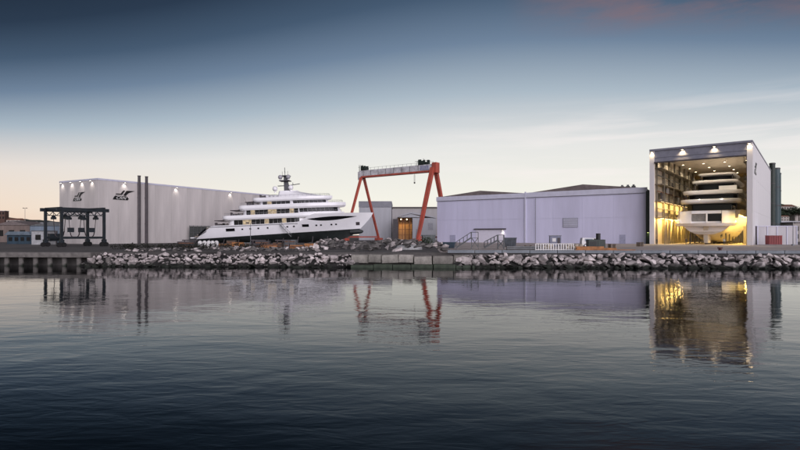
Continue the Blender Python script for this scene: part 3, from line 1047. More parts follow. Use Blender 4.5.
def slab(parent, name, half, z0, z1, m, lip=.28):
    """deck slab with a chamfered rounded edge"""
    a = scale_ring(half, lip * 1.6, -lip * 1.6, lip)
    mb = MB()
    zm0, zm1 = z0 + (z1 - z0) * .35, z1 - (z1 - z0) * .12
    rows = []
    for h, z in ((a, z0), (half, zm0), (half, zm1), (scale_ring(half, .1, -.1, .1), z1)):
        rows.append([(x, y, z) for x, y in h] + [(x, -y, z) for x, y in reversed(h)])
    mb.grid(rows, closed=True)
    n = len(rows[0])
    mb.f.append(tuple(range(n))[::-1])
    mb.f.append(tuple(range(3 * n, 4 * n)))
    return mb.build(name, m, parent)


def side_y(half, x):
    for (xa, ya), (xb, yb_) in zip(half, half[1:]):
        if xa <= x <= xb:
            return ya + (yb_ - ya) * ((x - xa) / max(1e-6, xb - xa))
    return half[-1][1]


def panes(parent, half, xa, xb, z0, z1, n, m, gap=.07, off=.05, rake=0.0, mats=None, taper=None):
    """window panes following the outline on both sides"""
    for s in (1, -1):
        for k in range(n):
            a = xa + (xb - xa) * k / n + gap / 2
            b = xa + (xb - xa) * (k + 1) / n - gap / 2
            cols = []
            for j in range(4):
                x = a + (b - a) * j / 3
                yy = side_y(half, x) - off
                tz0, tz1 = z0, z1
                if taper:
                    q = (x - xa) / (xb - xa)
                    tz0, tz1 = taper(q)
                cols.append((x, yy, tz0, tz1))
            mb = MB()
            rows = [[(x, s * y, za) for x, y, za, zb in cols], [(x + rake, s * (y + .0), zb) for x, y, za, zb in cols],
                    [(x + rake, s * (y + .09), zb) for x, y, za, zb in cols], [(x, s * (y + .09), za) for x, y, za, zb in cols]]
            mb.grid(rows + [rows[0]])
            mm = m
            if mats and s == 1 and k in mats:
                mm = mats[k]
            mb.build('window', mm, parent)


def hull(parent, L, B, sheer, boot, stem_over, transom_rake, fine=1.0, keel=lambda t: 0.0, aft=.12, hull_m=None, pbow=1.0, pmid=.2):
    NT, NS = 44, 18

    def P(t, s):
        s = min(1.0, max(0.0, s))
        x0 = transom_rake(s)
        x1 = L - stem_over * (1 - s) ** 1.3
        x = x0 + t * (x1 - x0)
        if t > .46:
            q = (t - .46) / .54
            bd = 1 - q ** 2.7
            bw = 1 - q ** (1.65 * fine)
        else:
            q = (.46 - t) / .46
            bd = 1 - aft * q ** 2
            bw = 1 - (aft + .05) * q ** 2
        bb = bw + (bd - bw) * s ** 1.6
        p = pmid + pbow * max(0, (t - .5) / .5) ** 1.4
        y = B / 2 * max(bb, 0) * (s ** p if s > 0 else 0)
        z = keel(t) + s * (sheer(t) - keel(t))
        return (x, -y, z)

    def sb(t):
        return (boot(t) - keel(t)) / (sheer(t) - keel(t))
    ts = [(k / NT) for k in range(NT + 1)]
    lo, up = MB(), MB()
    for sgn in (1, -1):
        rl, ru = [], []
        for j in range(NS // 2 + 1):
            rl.append([Vector(P(t, sb(t) * (j / (NS // 2)) ** 1.7)) * 1 for t in ts])
        for j in range(NS // 2 + 1):
            ru.append([Vector(P(t, sb(t) + (1 - sb(t)) * j / (NS // 2))) for t in ts])
        for rows, mb in ((rl, lo), (ru, up)):
            mb.grid([[(p.x, p.y * sgn, p.z) for p in r] for r in rows])
    # transom
    for mb, rng in ((lo, [sb(0) * (j / 9) ** 1.7 for j in range(10)]), (up, [sb(0) + (1 - sb(0)) * j / 9 for j in range(10)])):
        a = [P(0, s) for s in rng]
        mb.grid([a, [(x, -y, z) for x, y, z in a]])
    lo.build('hull_bottom', YDARK if hull_m is None else hull_m, parent, smooth=True)
    up.build('hull_side', YWHITE, parent, smooth=True)
    dk = MB()
    a = [P(t, .985) for t in ts]
    dk.grid([a, [(x, -y, z) for x, y, z in a]])
    dk.build('main_deck', YGREY, parent)
    return P


def rail(parent, half, xa, xb, z, h=1.0, n=14, m=None):
    for s in (1, -1):
        mb = MB()
        pts = []
        for k in range(n + 1):
            x = xa + (xb - xa) * k / n
            y = (side_y(half, x) + .22) * s
            mb.tube((x, y, z), (x, y, z + h), .03, n=4)
            pts.append((x, y, z + h))
        mb.path(pts, .035, 4)
        mb.path([(a, b, c - h * .45) for a, b, c in pts], .02, 4)
        mb.build('railing', m or CHROME, parent)


def dome_on(parent, x, y, z, r, m=None):
    o = MB().sphere((x, y, z), r, 12, 8).build('radar_dome', m or YWHITE, parent, smooth=True)
    MB().tube((x, y, z - r * 1.5), (x, y, z - r * .8), r * .35).build('dome_foot', YWHITE, o)
    return o


# ----- the yacht hauled out on the slip
YX, YY, YZ = -64.4 - .0, 166.0, 2.5
y1 = thing('motor_yacht', 'large white five deck motor yacht hauled out beside the pale hall', 'yacht', (YX, YY, YZ), 0, None, -R(2.5))
LY = 56.2


def sheer1(t):
    if t < .05:
        return 3.2 + 1.9 * (t / .05)
    if t < .55:
        return 5.1 - .15 * math.sin((t - .05) / .5 * math.pi)
    if t < .66:
        q = (t - .55) / .11
        return 5.1 + 2.4 * q * q * (3 - 2 * q)
    return 7.5 - .25 * ((t - .66) / .34)


def keel1(t):
    return -2.0 * min(t, .82) + (.0 if t < .82 else 2.3 * ((t - .82) / .18) ** 2)


Ph = hull(y1, LY, 11.0, sheer1, lambda t: 1.15 + 1.15 * t, 6.2, lambda s: 4.0 * s ** 1.2 - .3, keel=keel1)
m1 = outline(10.8, 40, 4.75, 2.5, 9)
tier(y1, 'main_saloon', m1, 4.6, 6.75, YWHITE, .2, -.5, .1)
panes(y1, m1, 13.2, 33.5, 4.85, 6.5, 15, GLASS, mats={2: WARMGLASS, 3: WARMGLASS, 7: WARMGLASS, 11: WARMGLASS})
s1 = outline(9.2, 47, 5.35, 2.2, 15)
slab(y1, 'upper_deck', s1, 6.5, 7.95, YWHITE)
m2 = outline(15.4, 46.2, 4.35, 2.2, 12)
tier(y1, 'upper_saloon', m2, 7.6, 9.75, YWHITE, .2, -.9, .2)
panes(y1, m2, 17.0, 33.2, 8.0, 9.4, 12, GLASS, off=.02, mats={1: WARMGLASS, 5: WARMGLASS, 6: WARMGLASS, 10: WARMGLASS})
panes(y1, m2, 33.6, 45.2, 8.2, 9.35, 9, GLASS, off=.0, rake=-.15)
s2 = outline(14.2, 47.6, 4.85, 2.2, 14)
slab(y1, 'bridge_deck', s2, 9.4, 10.95, YWHITE)
m3 = outline(20.6, 42.6, 3.75, 2, 10)
tier(y1, 'wheelhouse', m3, 10.6, 12.2, YWHITE, .2, -1.1, .2)
panes(y1, m3, 22.0, 30.6, 11.0, 11.9, 6, GLASS, off=0, mats={1: WARMGLASS})
panes(y1, m3, 31.6, 41.6, 10.95, 11.9, 8, GLASS, off=-.02, rake=-.15)
s3 = outline(18.6, 43.4, 4.2, 2, 12)
slab(y1, 'sun_deck', s3, 11.95, 13.2, YWHITE)
m4 = outline(26.2, 42.0, 3.2, 1.5, 11)
tier(y1, 'sun_deck_house', m4, 13.0, 14.9, YWHITE, .6, -9.0, .7)
tier(y1, 'mast_base', outline(26.5, 33.5, 1.8, 1, 4), 14.6, 15.3, YWHITE, .2, -1.0, .3)
ms = MB()
ms.prism([(28.2, -.55), (30.0, -.4), (30.0, .4), (28.2, .55)], 15.2, 20.0, [(28.2, -.3), (29.2, -.25), (29.2, .25), (28.2, .3)])
ms.box(27.0, -1.9, 18.4, 30.2, 1.9, 18.65).box(27.3, -1.4, 20.0, 30.2, 1.4, 20.2).bar((29.4, 0, 17.0), (33.2, 0, 17.4), .22).bar((31.0, 0, 17.2), (31.0, 0, 17.9), .16).box(26.2, -.35, 16.9, 29, .35, 17.1)
ms.tube((28.6, 0, 20.2), (28.6, 0, 22.8), .09).tube((29.4, .5, 20.2), (29.4, .5, 21.7), .05).tube((27.9, -.6, 20.2), (27.9, -.6, 21.5), .05).bar((28.6, -.8, 21.4), (28.6, .8, 21.4), .08)
ms.build('radar_mast', mat('dark_mast_paint', (.035, .035, .045), .4, .2, 2), y1)
dome_on(y1, 25.6, -1.6, 16.0, .82)
dome_on(y1, 30.6, -1.6, 16.2, .82)
dome_on(y1, 27.4, -1.5, 19.6, .72, mat('grey_dome', (.36, .35, .38), .4, .1, 1))
dome_on(y1, 29.9, -1.5, 19.6, .72, mat('grey_dome', (.36, .35, .38), .4, .1, 1))
for xx, zz_, hw, xl in ((19.6, 13.05, 3.0, 6.4), (15.2, 10.75, 3.9, 5.2), (10.2, 7.75, 4.4, 5.0)):
    rail(y1, outline(xx - .9, xx + xl + 6, hw + .4, 1.5, 4), xx, xx + xl, zz_, .95, 6)
rail(y1, s1, 15.0, 46.0, 7.9, .75, 22)
rail(y1, s2, 21.0, 46.5, 10.9, .7, 18)
rail(y1, s3, 24.0, 42.5, 13.15, .7, 14)
# aft deck furniture: dark loungers and tables under the overhangs, tenders' crane, life raft canisters
for xx, zz_, hw in ((12.0, 7.95, 3.6), (17.0, 10.95, 3.0), (21.0, 13.2, 2.4), (7.0, 5.0, 3.4)):
    for s in (-1, 1):
        MB().box(xx, s * hw - .7, zz_, xx + 1.8, s * hw + .7, zz_ + .55).box(xx, s * hw - .7, zz_ + .55, xx + .4, s * hw + .7, zz_ + 1.0).build('deck_sofa', DARKTRIM, y1)
    MB().tube((xx + 2.6, 0, zz_), (xx + 2.6, 0, zz_ + .75), .12).box(xx + 1.9, -.9, zz_ + .75, xx + 3.4, .9, zz_ + .82).build('deck_table', YGREY, y1)
for s in (-1, 1):
    for k in range(3):
        MB().tube((23.2 + k * 1.3, s * 3.5, 13.55), (24.2 + k * 1.3, s * 3.5, 13.55), .34, n=10).build('life_raft', YWHITE, y1)
# awnings over the aft decks: thin pointed wings
for xa, zz_, hw in ((16.2, 12.0, 3.4), (11.6, 9.55, 4.0), (6.6, 6.55, 4.3)):
    MB().prism([(xa, -hw * .8), (xa + 5, -hw), (xa + 5, hw), (xa, hw * .8)], zz_, zz_ + .18).build('aft_awning', DARKTRIM if zz_ < 12.5 else YWHITE, y1)
# bow eye window in the raised hull, hull openings, port lights
def hull_patch(name, xa, xb, zf, m, off=.05, nn=14):
    rows0, rows1 = [], []
    def yat(x, z):
        best = None
        for k in range(201):
            t = k / 200
            k0 = keel1(t)
            s = max(0.02, min(1, (z - k0) / (sheer1(t) - k0)))
            p = Ph(t, s)
            if best is None or abs(p[0] - x) < best[0]:
                best = (abs(p[0] - x), p[1])
        return best[1]
    for side in (1, -1):
        a, b, c, e = [], [], [], []
        for k in range(nn + 1):
            x = xa + (xb - xa) * k / nn
            z0, z1 = zf(k / nn)
            ya, yb2 = yat(x, z0) - off, yat(x, z1) - off
            a.append((x, ya * side, z0)); b.append((x, yb2 * side, z1)); c.append((x, (yb2 + .12) * side, z1)); e.append((x, (ya + .12) * side, z0))
        MB().grid([a, b, c, e, a]).build(name, m, y1)


hull_patch('bow_window', 36.0, 51.0, lambda q: (5.88 + .3 * q + .35 * math.sin(math.pi * q) - 1.15 * math.sin(math.pi * q ** .85), 5.95 + .3 * q + .35 * math.sin(math.pi * q)), GLASS)
hull_patch('shell_door', 10.6, 13.4, lambda q: (3.1, 4.0), GLASS, nn=3)
hull_patch('shell_door', 34.2, 36.2, lambda q: (3.5, 4.3), GLASS, nn=3)
for xx in (15.5, 18, 20.5, 23.4, 29.5, 31.5, 38.2, 39.6, 42.8, 44.2):
    hull_patch('port_light', xx, xx + .55, lambda q: (3.35 + .012 * (xx - 15), 3.8 + .012 * (xx - 15)), GLASS, nn=2)
hull_patch('rub_rail', 4.8, 33, lambda q: (4.55, 4.72), CHROME, off=.09, nn=16)
# stern stairs and platform
st_ = MB()
for k in range(6):
    st_.box(.4 + k * .75, -3.6, 1.9 + k * .5, 1.4 + k * .75, 3.6, 2.1 + k * .5)
st_.build('stern_stair', YGREY, y1)
MB().prism([(-.9, -4.0), (-.5, -4.6), (.6, -4.7), (.6, 4.7), (-.5, 4.6), (-.9, 4.0)], 1.45, 1.75).build('swim_platform', YWHITE, y1)
hull_patch('stern_opening', 1.9, 4.4, lambda q: (2.0 + 1.3 * q, 2.6 + 1.9 * q), GLASS, off=.06, nn=4)
# bulbous bow, anchor pocket, boarding stair on the side
bl = MB()
rows = []
for k in range(9):
    t = k / 8
    rr = .9 * math.sqrt(max(0, 1 - (t * .98) ** 3))
    rows.append([(48.6 + 4.2 * t, rr * .8 * math.cos(a * math.pi / 5), 1.35 + rr * math.sin(a * math.pi / 5)) for a in range(10)])
bl.grid(rows, closed=True)
bl.build('bulbous_bow', YDARK, y1, smooth=True)
hull_patch('anchor_pocket', 50.6, 51.8, lambda q: (3.4, 4.4), DARKTRIM, nn=3)
bs_ = MB()
bs_.bar((27.6, -5.9, 4.6), (31.0, -6.0, .6), .5, .1)
for k in range(7):
    bs_.bar((27.6 + k * .56, -5.9, 4.6 - k * .66), (27.6 + k * .56, -5.9, 5.6 - k * .66), .06)
bs_.bar((27.6, -5.9, 5.6), (31.0, -6.0, 1.6), .07)
bs_.build('boarding_ladder', STEEL, y1)
MB().tube((17.4, -3.2, 10.7), (16.2, -3.2, 13.6), .06, .02, 5).build('whip_aerial', DARKTRIM, y1)
# props under the hull
pr = 0
for k in range(9):
    x = 5 + k * 4.6
    zt = YZ + 1.25 + x * .02
    o = thing('hull_prop', ORD[k] + ' steel shore prop from the stern under the hauled out yacht', 'prop', (YX + x, YY - 4.6, G), 0, 'props under the big yacht')
    MB().bar((0, 0, 0), (0, 1.2, zt - G), .22).build('strut', DARKTRIM, o)
    MB().box(-.5, -.5, 0, .5, .5, .14).build('foot_plate', DARKTRIM, o)

# ----- the yacht inside the tall hall
yc = HL + f3 * 13.3 + d3 * 3.2
y2 = thing('motor_yacht', 'unfinished white yacht seen from astern inside the lit tall hall', 'yacht', (yc.x, yc.y, G + .35), math.pi / 2 - A3)
L2y = 68.0


def keel2(t):
    return 2.4 * max(0, 1 - t / .3) ** 1.3


P2 = hull(y2, L2y, 16.6, lambda t: 9.2 + (.9 * t if t > .3 else .27) + (0 if t > .06 else -2.6 * (1 - t / .06)), lambda t: max(3.2, keel2(t) + .4), 7, lambda s: .2 + 2.2 * s, keel=keel2, aft=.11, hull_m=mat('primer_hull', (.55, .51, .46), .5, .1, .6), pmid=.36)
# transom face with openings, platform
def arc(x0, bow, hw, n=15):
    return [(x0 + bow * (abs(-hw + 2 * hw * k / (n - 1)) / hw) ** 2.4, -hw + 2 * hw * k / (n - 1)) for k in range(n)]


pa, pb = arc(-2.7, 2.6, 6.9), arc(-3.3, 2.8, 7.5)
MB().prism(pa + [(2.2, 6.9), (2.2, -6.9)], 4.7, 5.5, pb + [(2.2, 7.5), (2.2, -7.5)]).build('swim_platform', YWHITE, y2)
for lo_, hi_ in ((-6.9, -3.6), (3.6, 6.9)):
    a_ = [(x, y) for x, y in arc(.7, 1.5, 6.9, 41) if lo_ - .01 <= y <= hi_ + .01]
    MB().prism(a_ + [(2.9, hi_), (2.9, lo_)], 5.51, 9.0, [(x + 1.0, y * .97) for x, y in a_] + [(2.9, hi_ * .97), (2.9, lo_ * .97)]).build('transom_wall', YWHITE, y2)
MB().box(1.5, -3.59, 8.2, 2.6, 3.59, 9.0).build('transom_header', YWHITE, y2)
MB().box(2.0, -3.58, 5.56, 2.2, -.3, 8.19).build('garage_door', GLASS, y2)
MB().box(2.0, .1, 5.56, 2.2, 3.58, 8.19).build('garage_door', mat('half_open_grey', (.20, .19, .18), .5, .2, 1), y2)
MB().box(1.7, -.29, 5.56, 2.3, .09, 8.19).build('door_post', YWHITE, y2)
sk = MB()
sk.prism([(1.0, -.45), (2.0, -.7), (4.2, -.7), (4.2, .7), (2.0, .7), (1.0, .45)], .05, 4.9, [(.6, -.6), (2.0, -.8), (5.2, -.8), (5.2, .8), (2.0, .8), (.6, .6)])
sk.build('skeg', mat('primer_hull', (.55, .51, .46)), y2)
for s in (-1, 1):
    MB().tube((4.5, s * 3.2, 1.6), (12, s * 3.0, 2.8), .16).bar((5.2, s * 3.2, 1.8), (5.6, s * 3.2, 3.6), .2, .5).build('propeller_shaft', STEEL, y2)
dk2 = [(5.5, 7.6, 11.3, 12.5, 3.6, .0), (9.0, 7.6, 14.2, 15.3, 3.6, .0), (15.0, 6.0, 18.0, 18.7, 3.0, .0), (19.0, 4.9, 20.7, 21.2, 2.6, .0)]
zprev = 9.1
for k, (xa, hw, z0, z1, ra, _) in enumerate(dk2):
    tier(y2, 'deck_house', outline(xa + 5.5, xa + 42 - k * 6, hw * .84, .8, 12), zprev, z0 + .05, GLASS if k != 9 else YWHITE)
    slab(y2, 'deck_overhang', outline(xa, xa + 46 - k * 6, hw, ra, 14), z0, z1, YWHITE, lip=.25)
    for s in (-1, 1):
        MB().bar((xa + 2.2, s * hw * .86, zprev), (xa + 2.2, s * hw * .86, z0 + .1), .35, .25).build('deck_pillar', DARKTRIM, y2)
    zprev = z1 - .05
rail(y2, outline(2.6, 26, 6.4, 1.5, 6), 3.4, 14, 9.2, 1.0, 6)
MB().box(13.6, -6.0, 15.3, 14.6, -1.6, 16.7).build('bar_counter', YWHITE, y2)
for s in (-1, 1):
    for k in range(7):
        o = thing('hull_prop', ORD[k] + ' prop from the hall mouth in the ' + ('left' if s < 0 else 'right') + ' row under the yacht inside', 'prop', (0, 0, 0), 0, 'props under the yacht in the hall')
        o.location = Vector((yc.x, yc.y, G)) + d3 * (4.0 + 8 * k) + f3 * (s * 4.4)
        o.rotation_euler.z = -A3
        MB().bar((0, 0, .1), (0, 0, 3.1), .3).build('strut', DARKTRIM, o)
        MB().box(-.6, -.6, 0.02, .6, .6, .16).build('foot_plate', DARKTRIM, o)
for k in range(6):
    o = thing('keel_block', ORD[k] + ' keel block from the hall mouth under the yacht inside', 'block', (0, 0, 0), -A3, 'keel blocks in the tall hall')
    o.location = Vector((yc.x, yc.y, G)) + d3 * (6 + 9 * k)
    MB().box(-.9, -.6, .02, .9, .6, .55).build('lower_block', DARKTRIM, o)
    MB().box(-.7, -.5, .56, .7, .5, .95 if k == 0 else .6).build('upper_block', BROWN, o)
# leaning scaffold poles along the left wall, glowing in the strip light
for k in range(15):
    p = HL + f3 * (3.4 + .45 * math.sin(k * 2.1)) + d3 * (2.5 + k * 2.0)
    o = thing('scaffold_pole_frame', ORD[k] + ' scaffold frame from the mouth along the bright left wall of the tall hall', 'scaffold', (p.x, p.y, G + .01), -A3, 'scaffold frames in the tall hall')
    lean = .5 * math.sin(k * 1.7)
    MB().bar((0, 0, 0), (lean, .6, 6.6), .16).bar((0, 1.3, 0), (lean, .9, 6.6), .16).build('pole', mat('interior_steel', (.2, .17, .13)), o)
    MB().bar((lean * .5, .2, 3.2), (lean * .5, 1.2, 3.2), .1).bar((lean, .5, 6.4), (lean, 1.0, 6.4), .1).build('brace', mat('interior_steel', (.2, .17, .13)), o)
# ---------------------------------------------------------------- orange gantry crane
CL, CR = Vector((X(362.5, 219), 219, G)), Vector((X(434, 198), 198, G))
ac = math.atan2(CL.y - CR.y, CR.x - CL.x)
SPAN = (CR - CL).length
gc = thing('gantry_crane', 'tall red orange gantry crane with pale girder behind the yacht bow', 'crane', CL, -ac)
HC = 29.6
gd = MB().box(-1.2, -.95, HC - 2.3, SPAN + .4, .95, HC).build('girder', BEAMGREY, gc)
MB().box(-1.3, -1.05, HC - 3.0, SPAN + .5, 1.05, HC - 2.31).build('bottom_flange', ORANGE, gc)
for k in range(9):
    MB().box(1.2 + k * SPAN / 9, -1.0, HC - 2.2, 1.35 + k * SPAN / 9, -.96, HC - .1).build('web_stiffener', DARKTRIM, gd)
rl = MB()
for k in range(19):
    x = -1 + k * (SPAN + 1.2) / 18
    rl.bar((x, -.9, HC), (x, -.9, HC + .9), .07)
rl.bar((-1, -.9, HC + .9), (SPAN + .2, -.9, HC + .9), .07).build('handrail', STEEL, gd)
for x, w0, w1 in ((0, .9, .75), (SPAN, 1.45, 1.0)):
    for s in (-1, 1):
        top = HC - (3.0 if x == 0 else 1.5)
        MB().bar((x, s * 11, .9), (x, s * .95, top), w1, w1, w0, w0).build('leg', ORANGE, gc)
        bg_ = MB().box(x - .9, s * 11 - 1.8, .35, x + .9, s * 11 + 1.8, 1.3).build('bogie', ORANGE, gc)
        for q_ in (-1, 1):
            MB().tube((x - .3, s * 11 + q_ * 1.0, .4), (x + .3, s * 11 + q_ * 1.0, .4), .38, n=12).build('wheel', DARKTRIM, bg_)
    MB().bar((x, -10.4, 1.8), (x, 10.4, 1.8), .5).build('sill_beam', ORANGE, gc)
MB().box(SPAN - .2, -1.3, HC - 3.4, SPAN + 1.7, 1.3, HC + .5).build('leg_head', ORANGE, gc)
MB().box(-1.6, -1.15, HC - 3.8, -.1, 1.15, HC - .4).build('leg_head', BEAMGREY, gc)
rnd = random.Random(9)
for xa, n_, nm in ((1.2, 7, 'winch'), (SPAN - 5.5, 11, 'trolley')):
    mb = MB()
    for k in range(n_):
        a = xa + rnd.uniform(-2.2, 3.2 if nm == 'trolley' else 2.2)
        b = rnd.uniform(-1.2, 1.0)
        mb.box(a, b, HC + .05, a + rnd.uniform(.4, 1.1), b + .7, HC + rnd.uniform(.9, 2.2))
    for k in range(5):
        a = xa + rnd.uniform(-2.6, 3)
        mb.bar((a, -.6, HC), (a + rnd.uniform(-.9, .9), -.4, HC + rnd.uniform(1.6, 2.7)), .12)
    mb.bar((xa - 2.6, -1.1, HC + 1.5), (xa + 3, -1.1, HC + 1.5), .12)
    mb.tube((xa - .6, -.8, HC + .8), (xa + 1.2, -.8, HC + .8), .75, n=12)
    mb.build(nm, DGREEN, gc)
MB().tube((SPAN - 9, 0, HC - 3.0), (SPAN - 9, 0, HC - 6.4), .05).sphere((SPAN - 9, 0, HC - 6.6), .35, 8, 6).build('hook_block', DARKTRIM, gc)
MB().box(SPAN - 5.6, -1.15, HC - 2.1, SPAN - 1.8, -.96, HC - .4).build('name_plate', mat('faded_blue_plate', (.10, .10, .22), .6, .5, 2, dirt=(.4, .4, .44)), gc)

lad = MB()
for k in range(26):
    q = k / 25
    p = Vector((SPAN, -11, .9)).lerp(Vector((SPAN, -.95, HC - 1.5)), q)
    lad.bar((p.x - .9, p.y - .25, p.z), (p.x - .9, p.y + .25, p.z), .06)
for o_ in (-.25, .25):
    lad.bar((SPAN - .95, -11 + o_, .9), (SPAN - 1.0, -.95 + o_, HC - 1.5), .07)
lad.build('ladder', STEEL, gc)
for x in (SPAN - 9.3, SPAN - 8.7):
    MB().tube((x, 0, HC - 3.5), (x, 0, HC - 6.4), .04, n=4).build('hoist_cable', DARKTRIM, gc)

# ---------------------------------------------------------------- travel hoist
yh = 112.0
al = R(33)
fh, dh = frame_angle(al)
A = Vector((X(45.5, 116), 116, G))
th_ = thing('boat_hoist', 'dark blue steel travelling boat hoist with hanging slings on the left quay', 'boat hoist', A, -al)
Lb, La, Hh = 7.4, 5.6, 8.2
for xx in (0, Lb):
    for yy in (0, La * 1.6):
        lg = MB().bar((xx, yy, .9), (xx, yy, Hh), .5, .5).bar((xx - .0, yy, .9), (xx, yy, 1.6), .8).build('leg', BLUESTEEL, th_)
        for q_ in (-.45, .45):
            MB().tube((xx - .25, yy + q_, .5), (xx + .25, yy + q_, .5), .5, n=12).build('wheel', BLACK, lg)
    MB().bar((xx, -1.0, Hh), (xx, La * 1.6 + 1.0, Hh), .62, .75).build('side_beam', BLUESTEEL, th_)
    MB().bar((xx, 0, 2.0), (xx, La * 1.6, 2.0), .4, .5).build('sill_beam', BLUESTEEL, th_)
    tr = MB()
    for k in range(6):
        y0 = k * La * 1.6 / 6
        tr.bar((xx, y0, Hh - .4), (xx, y0 + La * .8 / 6, Hh - 1.2), .12).bar((xx, y0 + La * .8 / 6, Hh - 1.2), (xx, y0 + La * 1.6 / 6, Hh - .4), .12)
    tr.bar((xx, 0, Hh - 1.2), (xx, La * 1.6, Hh - 1.2), .16).build('truss', BLUESTEEL, th_)
MB().bar((0, La * 1.6, Hh + .3), (Lb, La * 1.6, Hh + .3), .6, .8).build('cross_beam', BLUESTEEL, th_)
MB().bar((0, 0, Hh + .25), (Lb, 0, Hh + .25), .35, .45).build('cross_beam', BLUESTEEL, th_)
for j, yy in enumerate((1.2, 4.4, 7.6)):
    for xx in (1.0, Lb - 1.0):
        hb = MB().box(xx - .7, yy - .3, Hh - 2.1, xx + .7, yy + .3, Hh - 1.6).tube((xx, yy, Hh - 1.6), (xx, yy, Hh - .2), .06).tube((xx - .2, yy, Hh - 1.5), (xx + .2, yy, Hh - 1.5), .35, n=10).build('hoist_block', BLUESTEEL, th_)
    pts = []
    for k in range(13):
        t = k / 12
        pts.append((1.0 + (Lb - 2.0) * t, yy, Hh - 2.1 - 3.9 * (1 - (2 * t - 1) ** 6)))
    sl = MB()
    for a, b in zip(pts, pts[1:]):
        sl.bar(a, b, .22, .05)
    sl.build('sling', DARKTRIM, th_)
MB().box(-1.4, 1.0, 1.2, -.3, 3.2, 2.9).build('engine_box', BLUESTEEL, th_)
for k in range(3):
    MB().box(Lb + .3, 1 + k * 2.2, 3.2, Lb + .75, 2.2 + k * 2.2, 4.2).build('control_box', BLUESTEEL, th_)

# ---------------------------------------------------------------- yard clutter
def gp_(u, y, z=0.0):
    return Vector((X(u, y), y, G + z))


def lamp_post(label, u, y, h, heads=2, group=None):
    t = thing('lamp_post', label, 'lamp post', gp_(u, y), 0, group)
    MB().tube((0, 0, 0), (0, 0, h), .09, .06, 8).build('pole', STEEL, t)
    MB().box(-.25, -.25, 0, .25, .25, .3).build('base', KERB, t)
    for s in ((-1, 1) if heads == 2 else (1,)):
        MB().bar((0, 0, h - .05), (s * .65, 0, h + .05), .07).build('arm', STEEL, t)
        MB().box(s * .65 - .3, -.2, h - .12, s * .65 + .3, .2, h + .14).build('lamp_head', DARKTRIM, t)
    return t


lamp_post('slim lamp post with two heads standing before the yacht on land', 250.5, 112, 5.2)
lamp_post('single headed lamp post by the low white store at the right edge', 793, 128, 5.6, 1)
lamp_post('tall thin lamp mast above the houses at the far left', 25, 230, 14.5)


def crate_stack(name, label, u, y, w_, d_, h_, m, n=3, cat='crates', rz=0.0):
    t = thing(name, label, cat, gp_(u, y), rz)
    for k in range(n):
        MB().box(-w_ / 2 + random.uniform(-.1, .1), 0, k * h_ / n + .01, w_ / 2 + random.uniform(-.1, .1), d_, (k + 1) * h_ / n - .02).build('crate', m, t, bevel=.02)
        MB().box(-w_ / 2 + .1, -.06, k * h_ / n + h_ / n * .35, w_ / 2 - .1, -.01, k * h_ / n + h_ / n * .6).build('batten', BROWN, t)
    return t


def skip(label, u, y, w_, d_, h_, m, rz=0.0, name='waste_skip', cat='skip'):
    t = thing(name, label, cat, gp_(u, y), rz)
    mb = MB()
    o_, i_ = [(-w_ / 2, 0), (w_ / 2, 0), (w_ / 2, d_), (-w_ / 2, d_)], None
    mb.prism([(-w_ / 2 * .86, .12), (w_ / 2 * .86, .12), (w_ / 2 * .86, d_ - .12), (-w_ / 2 * .86, d_ - .12)], .1, h_, o_)
    mb.build('tub', m, t)
    MB().box(-w_ / 2 - .06, -.06, h_ - .14, w_ / 2 + .06, -.005, h_ + .03).box(-w_ / 2 - .06, d_ + .005, h_ - .14, w_ / 2 + .06, d_ + .06, h_ + .03).build('rim', m, t)
    for k in range(4):
        MB().box(-w_ * .36 + k * w_ * .22, -.02, .2, -w_ * .36 + k * w_ * .22 + .12, .1, h_ - .15).build('rib', m, t)
    return t


# upright white drums and timber below the yacht stern
rnd = random.Random(17)
dm = MB().tube((0, 0, .02), (0, 0, 1.25), .42, n=14).tube((0, 0, 1.25), (0, 0, 1.5), .42, .16, 14).mesh('drum', WHITEP)
for k, u in enumerate((200, 204.5, 208.8, 212.5, 216.5)):
    o = put('plastic_drum', dm, None, gp_(u, 101 + rnd.uniform(-2, 2)))
    tag(o, ('white drum farthest left in the row below the yacht stern', 'second white drum from the left below the yacht stern', 'middle white drum of five below the yacht stern', 'second white drum from the right below the yacht stern', 'white drum farthest right in the row below the yacht stern')[k], 'drum', 'white drums by the slip')
    MB().tube((0, 0, .4), (0, 0, .46), .44, n=14).build('hoop', STEEL, o)
for k, (u, wv, hv, lb) in enumerate(((224, 3.2, .9, 'low orange brown timber stack left of the lamp post'), (237, 2.4, 1.2, 'taller orange brown timber stack beside the lamp post'), (268, 3.0, .8, 'orange brown timber stack right of the lamp post'),
                                     (296, 2.6, .7, 'small timber stack under the middle of the yacht'), (311, 2.2, 1.0, 'timber stack beside the pale rubble under the bow'))):
    t = thing('timber_stack', lb, 'timber', gp_(u, 103 - k), rnd.uniform(-.1, .1))
    for r in range(3):
        for q_ in range(2):
            MB().box(-wv / 2 + rnd.uniform(-.2, .2), q_ * .5, r * hv / 3 + .01, wv / 2 + rnd.uniform(-.2, .2), q_ * .5 + .45, (r + 1) * hv / 3 - .03).build('plank', (ORNG, BROWN, ORNG)[(r + q_ + k) % 3], t)
for k, (u, lb) in enumerate(((190, 'dark steel trestle left of the white drums'), (258, 'dark steel trestle right of the two headed lamp post'), (283, 'dark steel trestle under the middle of the yacht'))):
    t = thing('steel_trestle', lb, 'trestle', gp_(u, 108), 0)
    MB().bar((-1.6, 0, 1.5), (1.6, 0, 1.5), .25).build('top_beam', DARKTRIM, t)
    for s in (-1, 1):
        MB().bar((s * 1.3, -.6, 0), (s * 1.1, 0, 1.45), .16).build('leg', DARKTRIM, t)
        MB().bar((s * 1.3, .6, 0), (s * 1.1, 0, 1.45), .16).build('leg', DARKTRIM, t)


